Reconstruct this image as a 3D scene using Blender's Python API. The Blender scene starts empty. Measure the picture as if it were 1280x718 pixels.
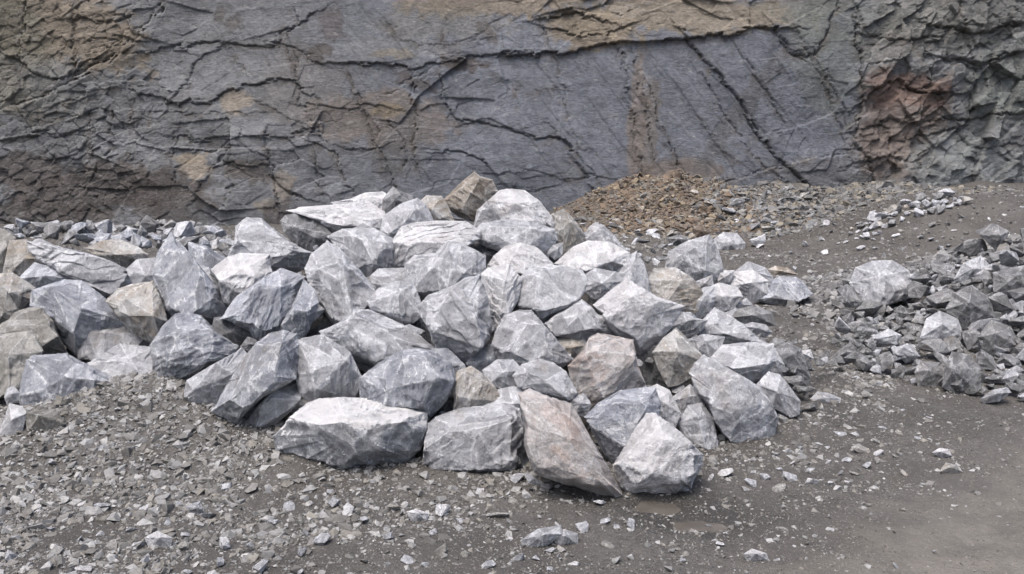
import bpy, bmesh, math, random
import numpy as np
from mathutils import Vector

random.seed(7)
rng = np.random.default_rng(11)
scene = bpy.context.scene
COL = scene.collection

# ------------------------------------------------------------------ camera
F = 1108.0                      # focal length in photo pixels (photo 1280 x 718)
CAM = np.array([0.0, 0.0, 2.0])
PITCH = math.atan((359 - 190) / F)
cd = bpy.data.cameras.new('camera'); co = bpy.data.objects.new('camera', cd); COL.objects.link(co)
cd.sensor_width = 36; cd.lens = F / 1280 * 36; cd.clip_end = 2000; cd.clip_start = 0.05
co.location = CAM; co.rotation_euler = (math.pi / 2 - PITCH, 0, 0)
scene.camera = co

# ------------------------------------------------------------------ light
SUN_EL, SUN_AZ = 66.0, 215.0    # azimuth: clockwise from +Y (north), sun behind the camera to the left
w = bpy.data.worlds.new('World'); scene.world = w; w.use_nodes = True
nt = w.node_tree; bg = nt.nodes['Background']
sky = nt.nodes.new('ShaderNodeTexSky'); sky.sky_type = 'NISHITA'; sky.sun_disc = False
sky.sun_elevation = math.radians(SUN_EL); sky.sun_rotation = math.radians(SUN_AZ)
sky.dust_density = 6.0; sky.air_density = 1.0; sky.ozone_density = 1.0
nt.links.new(sky.outputs[0], bg.inputs[0]); bg.inputs[1].default_value = 0.10
sd = bpy.data.lights.new('sun', 'SUN'); so = bpy.data.objects.new('sun', sd); COL.objects.link(so)
sd.energy = 1.3; sd.angle = math.radians(34); sd.color = (1.0, 0.965, 0.93)
az, el = math.radians(SUN_AZ), math.radians(SUN_EL)
tosun = Vector((math.sin(az) * math.cos(el), math.cos(az) * math.cos(el), math.sin(el)))
so.rotation_euler = tosun.to_track_quat('Z', 'Y').to_euler()
scene.view_settings.view_transform = 'Standard'; scene.view_settings.look = 'None'
scene.view_settings.exposure = 1.38
scene.view_settings.gamma = 1; scene.view_settings.use_curve_mapping = False

# ------------------------------------------------------------------ helpers
def raydir(u, v):
    u = np.asarray(u, float); v = np.asarray(v, float)
    x = (u - 640) / F; y = -(v - 359) / F
    c, s = math.cos(PITCH), math.sin(PITCH)
    return np.stack([x, c + y * s, -s + y * c], -1)
def at(u, v, D):                # D = depth along the viewing axis
    return CAM + raydir(u, v) * np.asarray(D, float)[..., None]

_T = rng.random((64, 64, 64)).astype(np.float32)
def vnoise(p):                  # smooth value noise in -1..1, p (N,3)
    p = np.asarray(p, np.float32)
    i = np.floor(p).astype(np.int32); f = p - i
    f = f * f * (3 - 2 * f)
    i0 = i & 63; i1 = (i + 1) & 63
    x0, y0, z0 = i0[:, 0], i0[:, 1], i0[:, 2]; x1, y1, z1 = i1[:, 0], i1[:, 1], i1[:, 2]
    fx, fy, fz = f[:, 0], f[:, 1], f[:, 2]
    def L(a, b, t): return a + (b - a) * t
    a = L(L(_T[x0, y0, z0], _T[x1, y0, z0], fx), L(_T[x0, y1, z0], _T[x1, y1, z0], fx), fy)
    b = L(L(_T[x0, y0, z1], _T[x1, y0, z1], fx), L(_T[x0, y1, z1], _T[x1, y1, z1], fx), fy)
    return L(a, b, fz) * 2 - 1
def fbm(p, o=4, g=0.5, l=2.03):
    s = 0; a = 1; t = 0; p = np.asarray(p, np.float32)
    for k in range(o):
        s = s + a * vnoise(p + 17.3 * k); t += a; a *= g; p = p * l
    return s / t
def sstep(a, b, x):
    t = np.clip((x - a) / (b - a), 0, 1); return t * t * (3 - 2 * t)

_G = rng.random((32, 32, 32, 8)).astype(np.float32)
def scallop(p, slope=0.5, off=0.35):
    """fracture relief: shallow bowls meeting in sharp ridges. -> height, closeness to a ridge, cell id"""
    p = np.asarray(p, np.float32); i = np.floor(p).astype(np.int32)
    b1 = np.full(len(p), 9e9, np.float32); b2 = b1.copy(); cid = np.zeros(len(p), np.float32)
    for a in (-1, 0, 1):
        for b in (-1, 0, 1):
            for c in (-1, 0, 1):
                j = i + np.array([a, b, c], np.int32); g = _G[j[:, 0] & 31, j[:, 1] & 31, j[:, 2] & 31]
                d = p - (j + g[:, :3]); h = (d * d).sum(1) * 0.9 + off * g[:, 6] + slope * ((g[:, 3:6] - .5) * d).sum(1) * 2
                m = h < b1; b2 = np.where(m, b1, np.minimum(b2, h)); cid = np.where(m, g[:, 7], cid); b1 = np.where(m, h, b1)
    return b1, np.exp(-((b2 - b1) / 0.07) ** 2), cid

def add_mesh(name, V, Fc, mat, smooth=True, attrs=None, colors=None, parent=None, loc=None):
    me = bpy.data.meshes.new(name)
    V = np.asarray(V, np.float32); Fc = np.asarray(Fc, np.int32)
    k = Fc.shape[1]
    me.vertices.add(len(V)); me.vertices.foreach_set('co', V.ravel())
    me.loops.add(Fc.size); me.loops.foreach_set('vertex_index', Fc.ravel())
    me.polygons.add(len(Fc))
    me.polygons.foreach_set('loop_start', np.arange(0, Fc.size, k, dtype=np.int32))
    me.update(calc_edges=True)
    me.polygons.foreach_set('use_smooth', np.full(len(Fc), smooth))
    for n, a in (attrs or {}).items():
        at_ = me.attributes.new(n, 'FLOAT', 'POINT'); at_.data.foreach_set('value', np.asarray(a, np.float32))
    if colors is not None:
        ca = me.attributes.new('albedo', 'FLOAT_COLOR', 'POINT')
        c4 = np.ones((len(V), 4), np.float32); c4[:, :3] = colors; ca.data.foreach_set('color', c4.ravel())
    me.materials.append(mat)
    o = bpy.data.objects.new(name, me); COL.objects.link(o)
    if loc is not None: o.location = loc
    if parent is not None: o.parent = parent
    return o
def tag(o, label=None, cat=None, group=None, kind=None):
    if label: o['label'] = label
    if cat: o['category'] = cat
    if group: o['group'] = group
    if kind: o['kind'] = kind
    return o

# ------------------------------------------------------------------ materials
class NB:
    def __init__(s, name):
        s.m = bpy.data.materials.new(name); s.m.use_nodes = True
        s.n = s.m.node_tree.nodes; s.l = s.m.node_tree.links; s.b = s.n['Principled BSDF']
    def node(s, t, **k):
        x = s.n.new(t)
        for a, v in k.items(): setattr(x, a, v)
        return x
    def put(s, sock, v):
        if hasattr(v, 'is_output') or isinstance(v, bpy.types.NodeSocket): s.l.new(v, sock)
        else: sock.default_value = v
    def math(s, op, a, b=None, clamp=False):
        x = s.node('ShaderNodeMath', operation=op, use_clamp=clamp); s.put(x.inputs[0], a)
        if b is not None: s.put(x.inputs[1], b)
        return x.outputs[0]
    def noise(s, vec, scale, detail=5, rough=0.55, dist=0.0):
        x = s.node('ShaderNodeTexNoise'); s.l.new(vec, x.inputs['Vector'])
        x.inputs['Scale'].default_value = scale; x.inputs['Detail'].default_value = detail
        x.inputs['Roughness'].default_value = rough; x.inputs['Distortion'].default_value = dist
        return x.outputs[0]
    def ramp(s, v, a, b, c=0.0, d=1.0):
        x = s.node('ShaderNodeMapRange', interpolation_type='SMOOTHSTEP'); s.put(x.inputs[0], v)
        for i, q in enumerate((a, b, c, d)): x.inputs[i + 1].default_value = q
        return x.outputs[0]
    def mix(s, f, a, b, mode='MIX'):
        x = s.node('ShaderNodeMix', data_type='RGBA', blend_type=mode); s.put(x.inputs[0], f)
        s.put(x.inputs[6], a if not isinstance(a, tuple) else (*a, 1)); s.put(x.inputs[7], b if not isinstance(b, tuple) else (*b, 1))
        return x.outputs[2]
    def attr(s, n):
        return s.node('ShaderNodeAttribute', attribute_name=n)
    def bump(s, h, strength, dist, prev=None):
        x = s.node('ShaderNodeBump'); x.inputs['Strength'].default_value = strength; x.inputs['Distance'].default_value = dist
        s.l.new(h, x.inputs['Height'])
        if prev is not None: s.l.new(prev, x.inputs['Normal'])
        return x.outputs[0]

def grey_mul(nb, col, f):       # colour times a float socket
    c = nb.node('ShaderNodeCombineColor')
    for i in range(3): nb.l.new(f, c.inputs[i])
    return nb.mix(1.0, col, c.outputs[0], 'MULTIPLY')

def rock_material(name, base, alt, white=0.5, stain=None, rough=0.82, top_light=0.0):
    nb = NB(name)
    tc = nb.node('ShaderNodeTexCoord'); oi = nb.node('ShaderNodeObjectInfo')
    off = nb.math('MULTIPLY', oi.outputs['Random'], 60.0)
    cb = nb.node('ShaderNodeCombineXYZ'); nb.l.new(off, cb.inputs[0]); nb.l.new(off, cb.inputs[1])
    va = nb.node('ShaderNodeVectorMath', operation='ADD'); nb.l.new(tc.outputs['Object'], va.inputs[0]); nb.l.new(cb.outputs[0], va.inputs[1])
    P = va.outputs[0]
    n1 = nb.noise(P, 3.0, 6, 0.6); n2 = nb.noise(P, 14.0, 6, 0.65, 0.6); n3 = nb.noise(P, 70.0, 4, 0.6)
    facet = nb.attr('facet').outputs['Fac']; edge = nb.attr('edge').outputs['Fac']
    c = nb.mix(nb.ramp(n1, 0.35, 0.65), base, alt)
    if stain: c = nb.mix(nb.math('MULTIPLY', nb.ramp(nb.noise(P, 4.2, 5, 0.65, 0.8), 0.48, 0.62), 0.75), c, stain)
    tone = nb.math('MULTIPLY', nb.ramp(facet, 0, 1, 0.74, 1.16), nb.ramp(oi.outputs['Random'], 0, 1, 0.88, 1.10))
    tone = nb.math('MULTIPLY', tone, nb.ramp(n2, 0.3, 0.7, 0.86, 1.10))
    tone = nb.math('MULTIPLY', tone, nb.ramp(n3, 0.3, 0.7, 0.88, 1.10))
    c = grey_mul(nb, c, tone)
    # crushed white bruises, scratches, calcite veins, powdered edges
    mp = nb.node('ShaderNodeMapping'); nb.l.new(P, mp.inputs[0]); mp.inputs['Rotation'].default_value = (0.5, 0.9, 0.3); mp.inputs['Scale'].default_value = (1, 1, 0.28)
    br = nb.ramp(nb.noise(mp.outputs[0], 17.0, 8, 0.75, 1.6), 0.55, 0.61)
    br = nb.math('MULTIPLY', br, nb.ramp(nb.noise(P, 4.5, 3, 0.6), 0.40, 0.56))
    vv = nb.noise(P, 2.6, 5, 0.6, 0.9); vv = nb.math('ABSOLUTE', nb.math('SUBTRACT', vv, 0.5)); vein = nb.ramp(vv, 0.0, 0.006, 1.0, 0.0)
    vein = nb.math('MULTIPLY', vein, nb.ramp(nb.noise(P, 4.0, 2, 0.5), 0.52, 0.66))
    dust = nb.ramp(nb.noise(P, 7.0, 10, 0.82), 0.40, 0.70, 0.0, 0.55)
    eg = nb.math('MULTIPLY', edge, nb.ramp(nb.noise(P, 20.0, 6, 0.8), 0.44, 0.56))
    m = nb.math('MAXIMUM', nb.math('MAXIMUM', br, nb.math('MULTIPLY', vein, 0.25)), nb.math('MAXIMUM', eg, dust))
    m = nb.math('MULTIPLY', nb.math('MULTIPLY', m, nb.ramp(facet, 0.15, .75, .40, 1.0)), white, True)
    c = nb.mix(m, c, (0.73, 0.745, 0.775))
    if top_light:  # upward faces painted whiter, standing in for bright light from above
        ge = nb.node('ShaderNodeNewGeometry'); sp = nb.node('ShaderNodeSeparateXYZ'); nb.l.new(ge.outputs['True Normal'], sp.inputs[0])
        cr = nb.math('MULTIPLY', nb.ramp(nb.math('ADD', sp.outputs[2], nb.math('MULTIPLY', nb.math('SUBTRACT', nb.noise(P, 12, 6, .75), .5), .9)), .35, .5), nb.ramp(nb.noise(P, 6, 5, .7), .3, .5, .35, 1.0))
        c = nb.mix(nb.math('MULTIPLY', cr, top_light), c, (0.70, 0.70, 0.71))
    mud = nb.math('MULTIPLY', nb.ramp(nb.noise(P, 2.2, 6, .75, .5), .52, .66), nb.ramp(nb.math('FRACT', nb.math('MULTIPLY', oi.outputs['Random'], 7.31)), .3, 1.0, 0.0, .55))
    c = nb.mix(mud, c, (0.20, 0.18, 0.155))
    pit = nb.ramp(nb.noise(P, 22.0, 3, 0.6, 0.4), 0.66, 0.74)
    c = nb.mix(nb.math('MULTIPLY', pit, 0.45), c, tuple(x * 0.45 for x in base))
    nb.l.new(c, nb.b.inputs['Base Color']); nb.b.inputs['Roughness'].default_value = rough
    nb.b.inputs['Specular IOR Level'].default_value = 0.35
    mp2 = nb.node('ShaderNodeMapping'); nb.l.new(P, mp2.inputs[0]); mp2.inputs['Rotation'].default_value = (1.1, 0.2, 0.7); mp2.inputs['Scale'].default_value = (1, 1, 0.35)
    b1 = nb.bump(nb.noise(mp2.outputs[0], 14.0, 10, 0.75, 0.5), 1.0, 0.05)
    b2 = nb.bump(nb.noise(P, 80.0, 5, 0.75), 0.8, 0.012, b1)
    nb.l.new(b2, nb.b.inputs['Normal'])
    return nb.m

M = {
 'c': rock_material('painted_lit_top_limestone', (0.22, 0.235, 0.265), (0.30, 0.31, 0.335), 0.8, top_light=0.75),  # brightly lit top is painted into the colour
 'g': rock_material('pale_grey_limestone', (0.39, 0.40, 0.43), (0.31, 0.32, 0.35), 0.85),
 'w': rock_material('whitish_limestone', (0.46, 0.465, 0.49), (0.38, 0.385, 0.41), 0.95, top_light=0.3),
 'b': rock_material('blue_grey_limestone', (0.225, 0.245, 0.29), (0.31, 0.33, 0.375), 0.85),
 'd': rock_material('dark_grey_limestone', (0.145, 0.15, 0.16), (0.19, 0.195, 0.205), 0.40),
 'o': rock_material('olive_grey_limestone', (0.20, 0.195, 0.18), (0.26, 0.255, 0.24), 0.40),
 't': rock_material('tan_limestone', (0.31, 0.295, 0.275), (0.32, 0.32, 0.315), 0.65, (0.29, 0.25, 0.20)),
 'p': rock_material('pinkish_limestone', (0.39, 0.355, 0.34), (0.36, 0.345, 0.345), 0.6, (0.44, 0.355, 0.32)),
 'y': rock_material('weathered_brown_limestone', (0.27, 0.235, 0.195), (0.33, 0.31, 0.285), 0.45, (0.17, 0.135, 0.10)),
 'u': rock_material('rusty_slate', (0.11, 0.086, 0.068), (0.14, 0.12, 0.10), 0.15, (0.15, 0.10, 0.065)),
 'k': rock_material('slate_grey_scree', (0.13, 0.133, 0.14), (0.19, 0.192, 0.197), 0.55),
}

# ------------------------------------------------------------------ terrain height
def nz(X, Y, s, o=4, k=0.0):
    X = np.asarray(X, float); sh = X.shape
    return fbm(np.stack([X.ravel() * s + k, np.asarray(Y).ravel() * s + k, np.full(X.size, k + 0.37)], 1), o).reshape(sh)
def cone(X, Y, cx, cy, rx, ry, h, p=1.6, rot=0.0):
    c, s = math.cos(rot), math.sin(rot); dx, dy = X - cx, Y - cy
    a, b = dx * c + dy * s, -dx * s + dy * c
    e = np.sqrt((a / rx) ** 2 + (b / ry) ** 2)
    return h * np.clip(1 - e ** p, 0, None)
def piles(X, Y):                # outer surface on which the boulders of the heaps lie
    m = cone(X, Y, -0.45, 9.5, 3.9, 4.25, 1.72, 1.45)
    m = np.maximum(m, cone(X, Y, -2.6, 9.2, 2.3, 2.9, 1.25, 1.5))
    m = np.maximum(m, cone(X, Y, 2.2, 10.6, 2.4, 3.2, 0.62, 1.5))
    m = np.maximum(m, cone(X, Y, -5.0, 10.2, 3.6, 3.7, 0.92, 1.7))
    m = np.maximum(m, cone(X, Y, -8.5, 11.5, 3.6, 4.0, 0.9, 1.7))
    m = np.maximum(m, cone(X, Y, 7.8, 11.2, 4.3, 4.2, 1.5, 1.5))
    return m
def base_ground(X, Y):
    g = cone(X, Y, -2.62, 6.35, 1.35, 1.15, 0.31, 1.6)
    g = np.maximum(g, cone(X, Y, -1.9, 6.1, 1.3, 1.0, 0.10, 1.8))
    # scree cone against the cliff
    g = np.maximum(g, cone(X, Y, 4.2, 24.5, 3.6, 4.2, 1.30, 1.1))
    g = np.maximum(g, cone(X, Y, 7.4, 24.2, 4.2, 4.4, 0.95, 1.1))
    g = g * (0.92 + 0.35 * nz(X, Y, 1.3, 3, 31) * sstep(17, 20, Y)) + 0.10 * nz(X, Y, .8, 4, 27) * sstep(12.5, 16, Y)
    # dirt bank at the right
    rid = (1.20 + .3 * nz(X, Y, .6, 4, 41)) * sstep(5.4, 9.6, X) * np.where(Y < 18.5, sstep(12.6, 18.5, Y), 1 - 0.35 * sstep(18.5, 23, Y))
    g = np.maximum(g, rid)
    # dirt apron below the cliff, left
    ap = 0.10 * np.clip(nz(X, Y, .55, 3, 6.6) + .3, 0, 1) * sstep(21.6, 24.2, Y) * (1 - sstep(-7.5, -3.0, X)) 
    g = np.maximum(g, ap)
    g = g + 0.35 * sstep(19, 24, Y) * sstep(-2, 3, X)
    return g
def ground(X, Y):
    X, Y = np.broadcast_arrays(np.asarray(X, float), np.asarray(Y, float))
    g = np.maximum(base_ground(X, Y), piles(X, Y) - 0.42 - 0.1 * np.exp(-((X - 0.5) / 3) ** 2))
    tr = track(X, Y)
    return g + nz(X, Y, 0.9, 3, 3.1) * 0.05 * (1 - 0.5 * tr) + nz(X, Y, 5, 4, 8.2) * 0.022 * (1 - 0.6 * tr) - pud(X, Y) * 0.05 + 0.045 * sstep(1.12, .98, np.sqrt(((X + .4) / 3.7) ** 2 + ((Y - 9.5) / 4.2) ** 2)) * (1 - pud(X, Y))\
        - tr * 0.022 * (np.exp(-((X * .77 + Y * .64 - 5.6 + .25 * np.sin(Y)) / .16) ** 2) * 0 + np.exp(-(((X - 1.9) * .64 - (Y - 4.0) * .77) / .13) ** 2) + np.exp(-(((X - 3.1) * .64 - (Y - 4.0) * .77) / .15) ** 2))
def track(X, Y):
    # compacted vehicle track in the right foreground
    d = (X - 1.15) * 0.64 - (Y - 4.0) * 0.77
    return sstep(-0.25, 0.55, d + 0.22 * nz(X, Y, 1.7, 3, 5.0)) * sstep(-0.5, 1.0, 7.8 - Y)
def pud(X, Y):
    a = np.exp(-(((X - 0.83) / 0.16) ** 2 + ((Y - 4.86) / 0.13) ** 2) ** 1.5)
    b = np.exp(-(((X - 0.98) / 0.20) ** 2 + ((Y - 4.62) / 0.10) ** 2) ** 1.5)
    return np.maximum(a, b)

def axis(segs):
    out = [segs[0][0]]
    for a, b, st in segs:
        n = max(1, int(round((b - a) / st))); out += list(np.linspace(a, b, n + 1)[1:])
    return np.array(out)
def grid_faces(nx, ny):
    i = np.arange(nx - 1)[None, :] + np.arange(ny - 1)[:, None] * nx
    i = i.ravel(); return np.stack([i, i + 1, i + 1 + nx, i + nx], 1)

# ground sheet
xs = axis([(-300, -60, 24), (-60, -16, 4), (-16, -6, 0.12), (-6, 6, 0.026), (6, 14, 0.08), (14, 60, 4), (60, 300, 24)])
ys = axis([(-60, 0, 6), (0, 3.2, 0.3), (3.2, 7.5, 0.022), (7.5, 12, 0.05), (12, 26, 0.09), (26, 60, 3), (60, 400, 34)])
X, Y = np.meshgrid(xs, ys)
Z = ground(X, Y)
fine = nz(X, Y, 22, 3, 1.7)
Z = Z + (0.010 * fine + 0.006 * np.abs(nz(X, Y, 45, 2, 6.1))) * (1 - 0.65 * track(X, Y)) * (Y < 14) * (Y > 3)
V = np.stack([X.ravel(), Y.ravel(), Z.ravel()], 1)
nb = NB('quarry_floor_dirt')
tc = nb.node('ShaderNodeTexCoord'); P = tc.outputs['Object']
tr = nb.attr('track').outputs['Fac']; rs = nb.attr('rust').outputs['Fac']
c = nb.mix(nb.ramp(nb.noise(P, 1.3, 6, 0.6), 0.38, 0.62), (0.054, 0.051, 0.048), (0.084, 0.080, 0.075))
c = nb.mix(nb.ramp(nb.noise(P, 26, 5, 0.7), 0.45, 0.62), c, (0.055, 0.050, 0.046))
c = nb.mix(nb.math('MULTIPLY', nb.ramp(nb.noise(P, .75, 6, .7, .6), .50, .60), .75), c, (0.046, 0.042, 0.039))
c = nb.mix(nb.math('MULTIPLY', rs, 0.7), c, (0.12, 0.085, 0.06))
trc = nb.mix(nb.ramp(nb.noise(P, 3.1, 7, 0.65), 0.35, 0.68), (0.098, 0.092, 0.083), (0.158, 0.147, 0.131))
c = nb.mix(tr, c, trc)
vo = nb.node('ShaderNodeTexVoronoi'); nb.l.new(P, vo.inputs['Vector']); vo.inputs['Scale'].default_value = 60
g1 = nb.ramp(vo.outputs['Distance'], 0.22, 0.40, 1.0, 0.0)
sep = nb.node('ShaderNodeSeparateColor'); nb.l.new(vo.outputs['Color'], sep.inputs[0])
gm = nb.math('MULTIPLY', g1, nb.ramp(sep.outputs[0], 0.45, 0.7))
gm = nb.math('MULTIPLY', gm, nb.ramp(tr, 0, 1, 0.8, 0.45))
c = nb.mix(gm, c, nb.mix(sep.outputs[1], (0.10, 0.096, 0.09), (0.23, 0.225, 0.215)))
wet = nb.attr('wet').outputs['Fac']
c = grey_mul(nb, c, nb.ramp(wet, 0, 1, 1.0, 0.55))
nb.l.new(c, nb.b.inputs['Base Color'])
nb.l.new(nb.math('SUBTRACT', nb.ramp(nb.noise(P, 1.8, 5, 0.6), 0.4, 0.65, 0.60, 0.92), nb.math('MULTIPLY', wet, .35)), nb.b.inputs['Roughness'])
b1 = nb.bump(nb.noise(P, 30, 8, 0.7), 0.9, 0.03); b2 = nb.bump(gm, 0.8, 0.012, b1)
nb.l.new(b2, nb.b.inputs['Normal'])
M['ground'] = nb.m
rust = np.exp(-(((X - 4.0) / 2.2) ** 2 + ((Y - 22.8) / 2.6) ** 2)) + 0.0 * X
wetv = np.clip(np.exp(-(((X - .92) / .42) ** 2 + ((Y - 4.75) / .34) ** 2)) * 1.4 + .5 * sstep(0, .25, nz(X, Y, 1.3, 3, 20)) * np.exp(-(((X + .3) / 1.6) ** 2 + ((Y - 5.1) / .5) ** 2)), 0, 1)
tag(add_mesh('ground', V, grid_faces(len(xs), len(ys)), M['ground'], True, {'track': track(X, Y).ravel(), 'rust': np.clip(rust, 0, 1).ravel(), 'wet': wetv.ravel()}), kind='structure')

# muddy puddles
nb = NB('muddy_water'); nb.b.inputs['Roughness'].default_value = 0.06; nb.b.inputs['Specular IOR Level'].default_value = .6
tc = nb.node('ShaderNodeTexCoord')
nb.l.new(nb.mix(nb.ramp(nb.noise(tc.outputs['Object'], 5, 4), 0.35, 0.65), (0.066, 0.060, 0.053), (0.088, 0.080, 0.071)), nb.b.inputs['Base Color'])
for (cx, cy, rx, ry) in ((0.83, 4.86, 0.17, 0.12), (0.98, 4.62, 0.19, 0.085)):
    n = 40; a = np.linspace(0, 2 * math.pi, n, endpoint=False)
    r = 1 + 0.22 * np.sin(3 * a + cx * 9) + 0.12 * np.sin(5 * a)
    z = float(ground(np.array([cx]), np.array([cy]))[0]) + 0.020
    vv = [(0, 0, 0)] + [(rx * 1.25 * r[i] * math.cos(a[i]), ry * 1.25 * r[i] * math.sin(a[i]), 0) for i in range(n)]
    tag(add_mesh('puddle_water', vv, [(0, 1 + i, 1 + (i + 1) % n) for i in range(n)], nb.m, True, loc=(cx, cy, z)), kind='structure')

# ------------------------------------------------------------------ cliff
def px_to_cliff(u, v):
    d = raydir(u, v); t = 24.2 / d[..., 1]
    P = CAM + d * np.asarray(t)[..., None]; return P[..., 0], P[..., 2]
CRACKS = [  # polyline in photo pixels, width m, depth m, step m (side above / right of the line stands out)
 ("185,60 225,52 262,47 300,52 338,52 345,38 380,14", .05, .16, .09),
 ("338,52 365,60 395,74", .05, .14, .05),
 ("352,62 362,85 367,105 370,125 388,152 408,180", .06, .16, -.05),
 ("208,118 215,110 228,105 225,95 228,80 245,65 262,55", .05, .15, .06),
 ("168,115 195,120 215,133 228,122 240,128 258,125 280,112 305,105 325,100 355,100 368,108", .055, .20, .12),
 ("180,141 215,142 245,140 280,142 315,140", .035, .08, .04),
 ("320,128 345,140 362,150 388,160", .04, .10, .04),
 ("218,171 240,175 270,173 300,172 330,170 365,168 390,160", .045, .14, .07),
 ("135,138 130,165 138,192", .06, .2, .0), ("215,166 212,200 216,230", .05, .16, -.04),
 ("218,190 245,187 282,185", .04, .12, .06), ("160,128 158,196", .04, .12, 0), ("147,151 172,150 190,155", .04, .1, 0),
 ("330,165 335,195 342,245 350,262", .05, .16, -.05), ("338,222 346,236 360,242 374,246", .09, .3, .08),
 ("430,75 470,78 510,85 543,78 600,66 640,63", .06, .2, .10), ("538,85 515,98 500,105 470,118", .06, .14, .04),
 ("430,95 445,125 460,165 480,208 492,235", .05, .14, .04), ("430,186 455,190 467,184", .04, .16, .05),
 ("548,92 555,130 567,150 592,150 620,155 640,163 670,172 700,170 707,178", .06, .2, .08),
 ("552,190 580,192 602,199 612,212", .05, .18, .07), ("590,56 600,40 615,25 640,14", .10, .10, 0),
 ("515,95 512,130 520,160 514,190 522,215", .09, .2, .06), ("480,150 498,168 507,195 500,214", .08, .18, 0),
 ("640,66 700,63 730,58 760,50 790,48 850,46 900,42 940,35 978,34", .05, .22, .22),
 ("690,16 720,12 750,15 762,22", .08, .3, .12), ("690,30 720,40 760,42 790,30", .05, .2, .1),
 ("778,58 785,100 793,150 800,190 805,232", .12, .22, .05), ("796,60 803,110 812,150 820,200", .07, .18, -.03),
 ("810,95 820,120 825,150 840,180 850,212 850,228", .06, .18, -.06),
 ("862,44 885,75 905,95 925,120 940,150 965,190 990,215 1012,236", .08, .28, .16),
 ("880,95 900,130 925,170 955,205 985,232", .05, .12, .05),
 ("928,60 945,90 960,112 978,142", .05, .14, .07), ("890,80 888,110 893,128", .03, .10, .02),
 ("862,130 880,150 905,190 935,212", .03, .06, .03),
 ("880,229 920,225 950,215 980,208 1020,198 1065,190 1088,190", .05, .14, -.07),
 ("700,172 715,190 730,215 745,245 754,264", .08, .24, .07), ("720,178 735,205 750,228", .05, .14, .03),
 ("672,215 700,222 735,220 775,226", .04, .1, .04), ("640,235 670,238 690,232", .03, .1, .03), ("600,215 625,222 655,214", .03, .1, .03),
 ("680,28 688,60 698,75 705,120 712,147", .05, .14, .04), ("640,100 668,112 700,108", .025, .04, .02),
 ("975,38 992,62 1015,72 1040,38 1052,5", .10, .25, .08), ("1075,18 1078,60 1080,120 1074,180 1090,212 1102,262", .08, .2, .16),
 ("1000,40 1030,90 1052,150 1062,182", .10, .16, .06), ("1020,60 1045,110 1066,160", .06, .12, .04),
 ("1085,122 1110,104 1127,100 1150,116 1182,118", .09, .34, .22), ("1085,160 1120,150 1150,158 1180,148", .08, .2, .1),
 ("1080,205 1110,195 1140,205 1165,190", .07, .18, .08), ("1180,30 1220,42 1290,24", .12, .35, .2), ("1190,70 1230,82 1290,60", .11, .3, .16),
 ("1100,45 1140,52 1180,46", .07, .22, .12), ("1195,148 1240,145 1290,139", .08, .25, .12), ("1205,0 1212,40 1228,92 1222,140", .08, .2, .1),
 ("1150,170 1200,160 1225,185 1280,180", .07, .2, .08), ("1225,190 1230,240", .06, .16, .05), ("1160,60 1172,110 1185,150", .07, .18, -.08),
 ("75,18 78,60 80,96", .08, .2, -.08), ("0,72 40,96 80,91 110,70", .07, .22, .12), ("190,0 175,25 150,50 120,76 60,110 4,132", .09, .24, .16),
 ("150,14 140,46 112,64", .06, .2, .1), ("12,0 12,40 8,90", .08, .2, .1), ("80,20 120,22 158,10", .06, .2, .1), ("95,45 130,42 160,46", .05, .15, .08),
 ("0,172 50,165 62,171 95,164", .05, .14, .06), ("60,130 95,120 140,108", .04, .1, .05), ("100,150 108,190 100,225", .05, .12, .05),
 ("20,145 60,150 100,138", .04, .1, .04), ("280,60 300,95 306,110", .03, .08, .03), ("360,0 365,25 345,38", .05, .12, .06),
 ("480,25 500,50 560,50 600,38", .03, .06, .03), ("560,0 548,40 555,75", .04, .08, .03), ("620,90 640,105 645,135", .04, .1, .02),
 ("250,235 262,215 290,205 320,208", .05, .15, .08), ("280,190 290,235 282,270", .05, .12, .04), ("390,180 420,195 428,230 445,245", .05, .12, .05),
 ("380,130 420,138 455,130 480,135", .05, .12, .06), ("455,140 470,160 463,182", .04, .1, .03), ("385,168 390,205 400,240", .04, .12, -.04),
]
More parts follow.
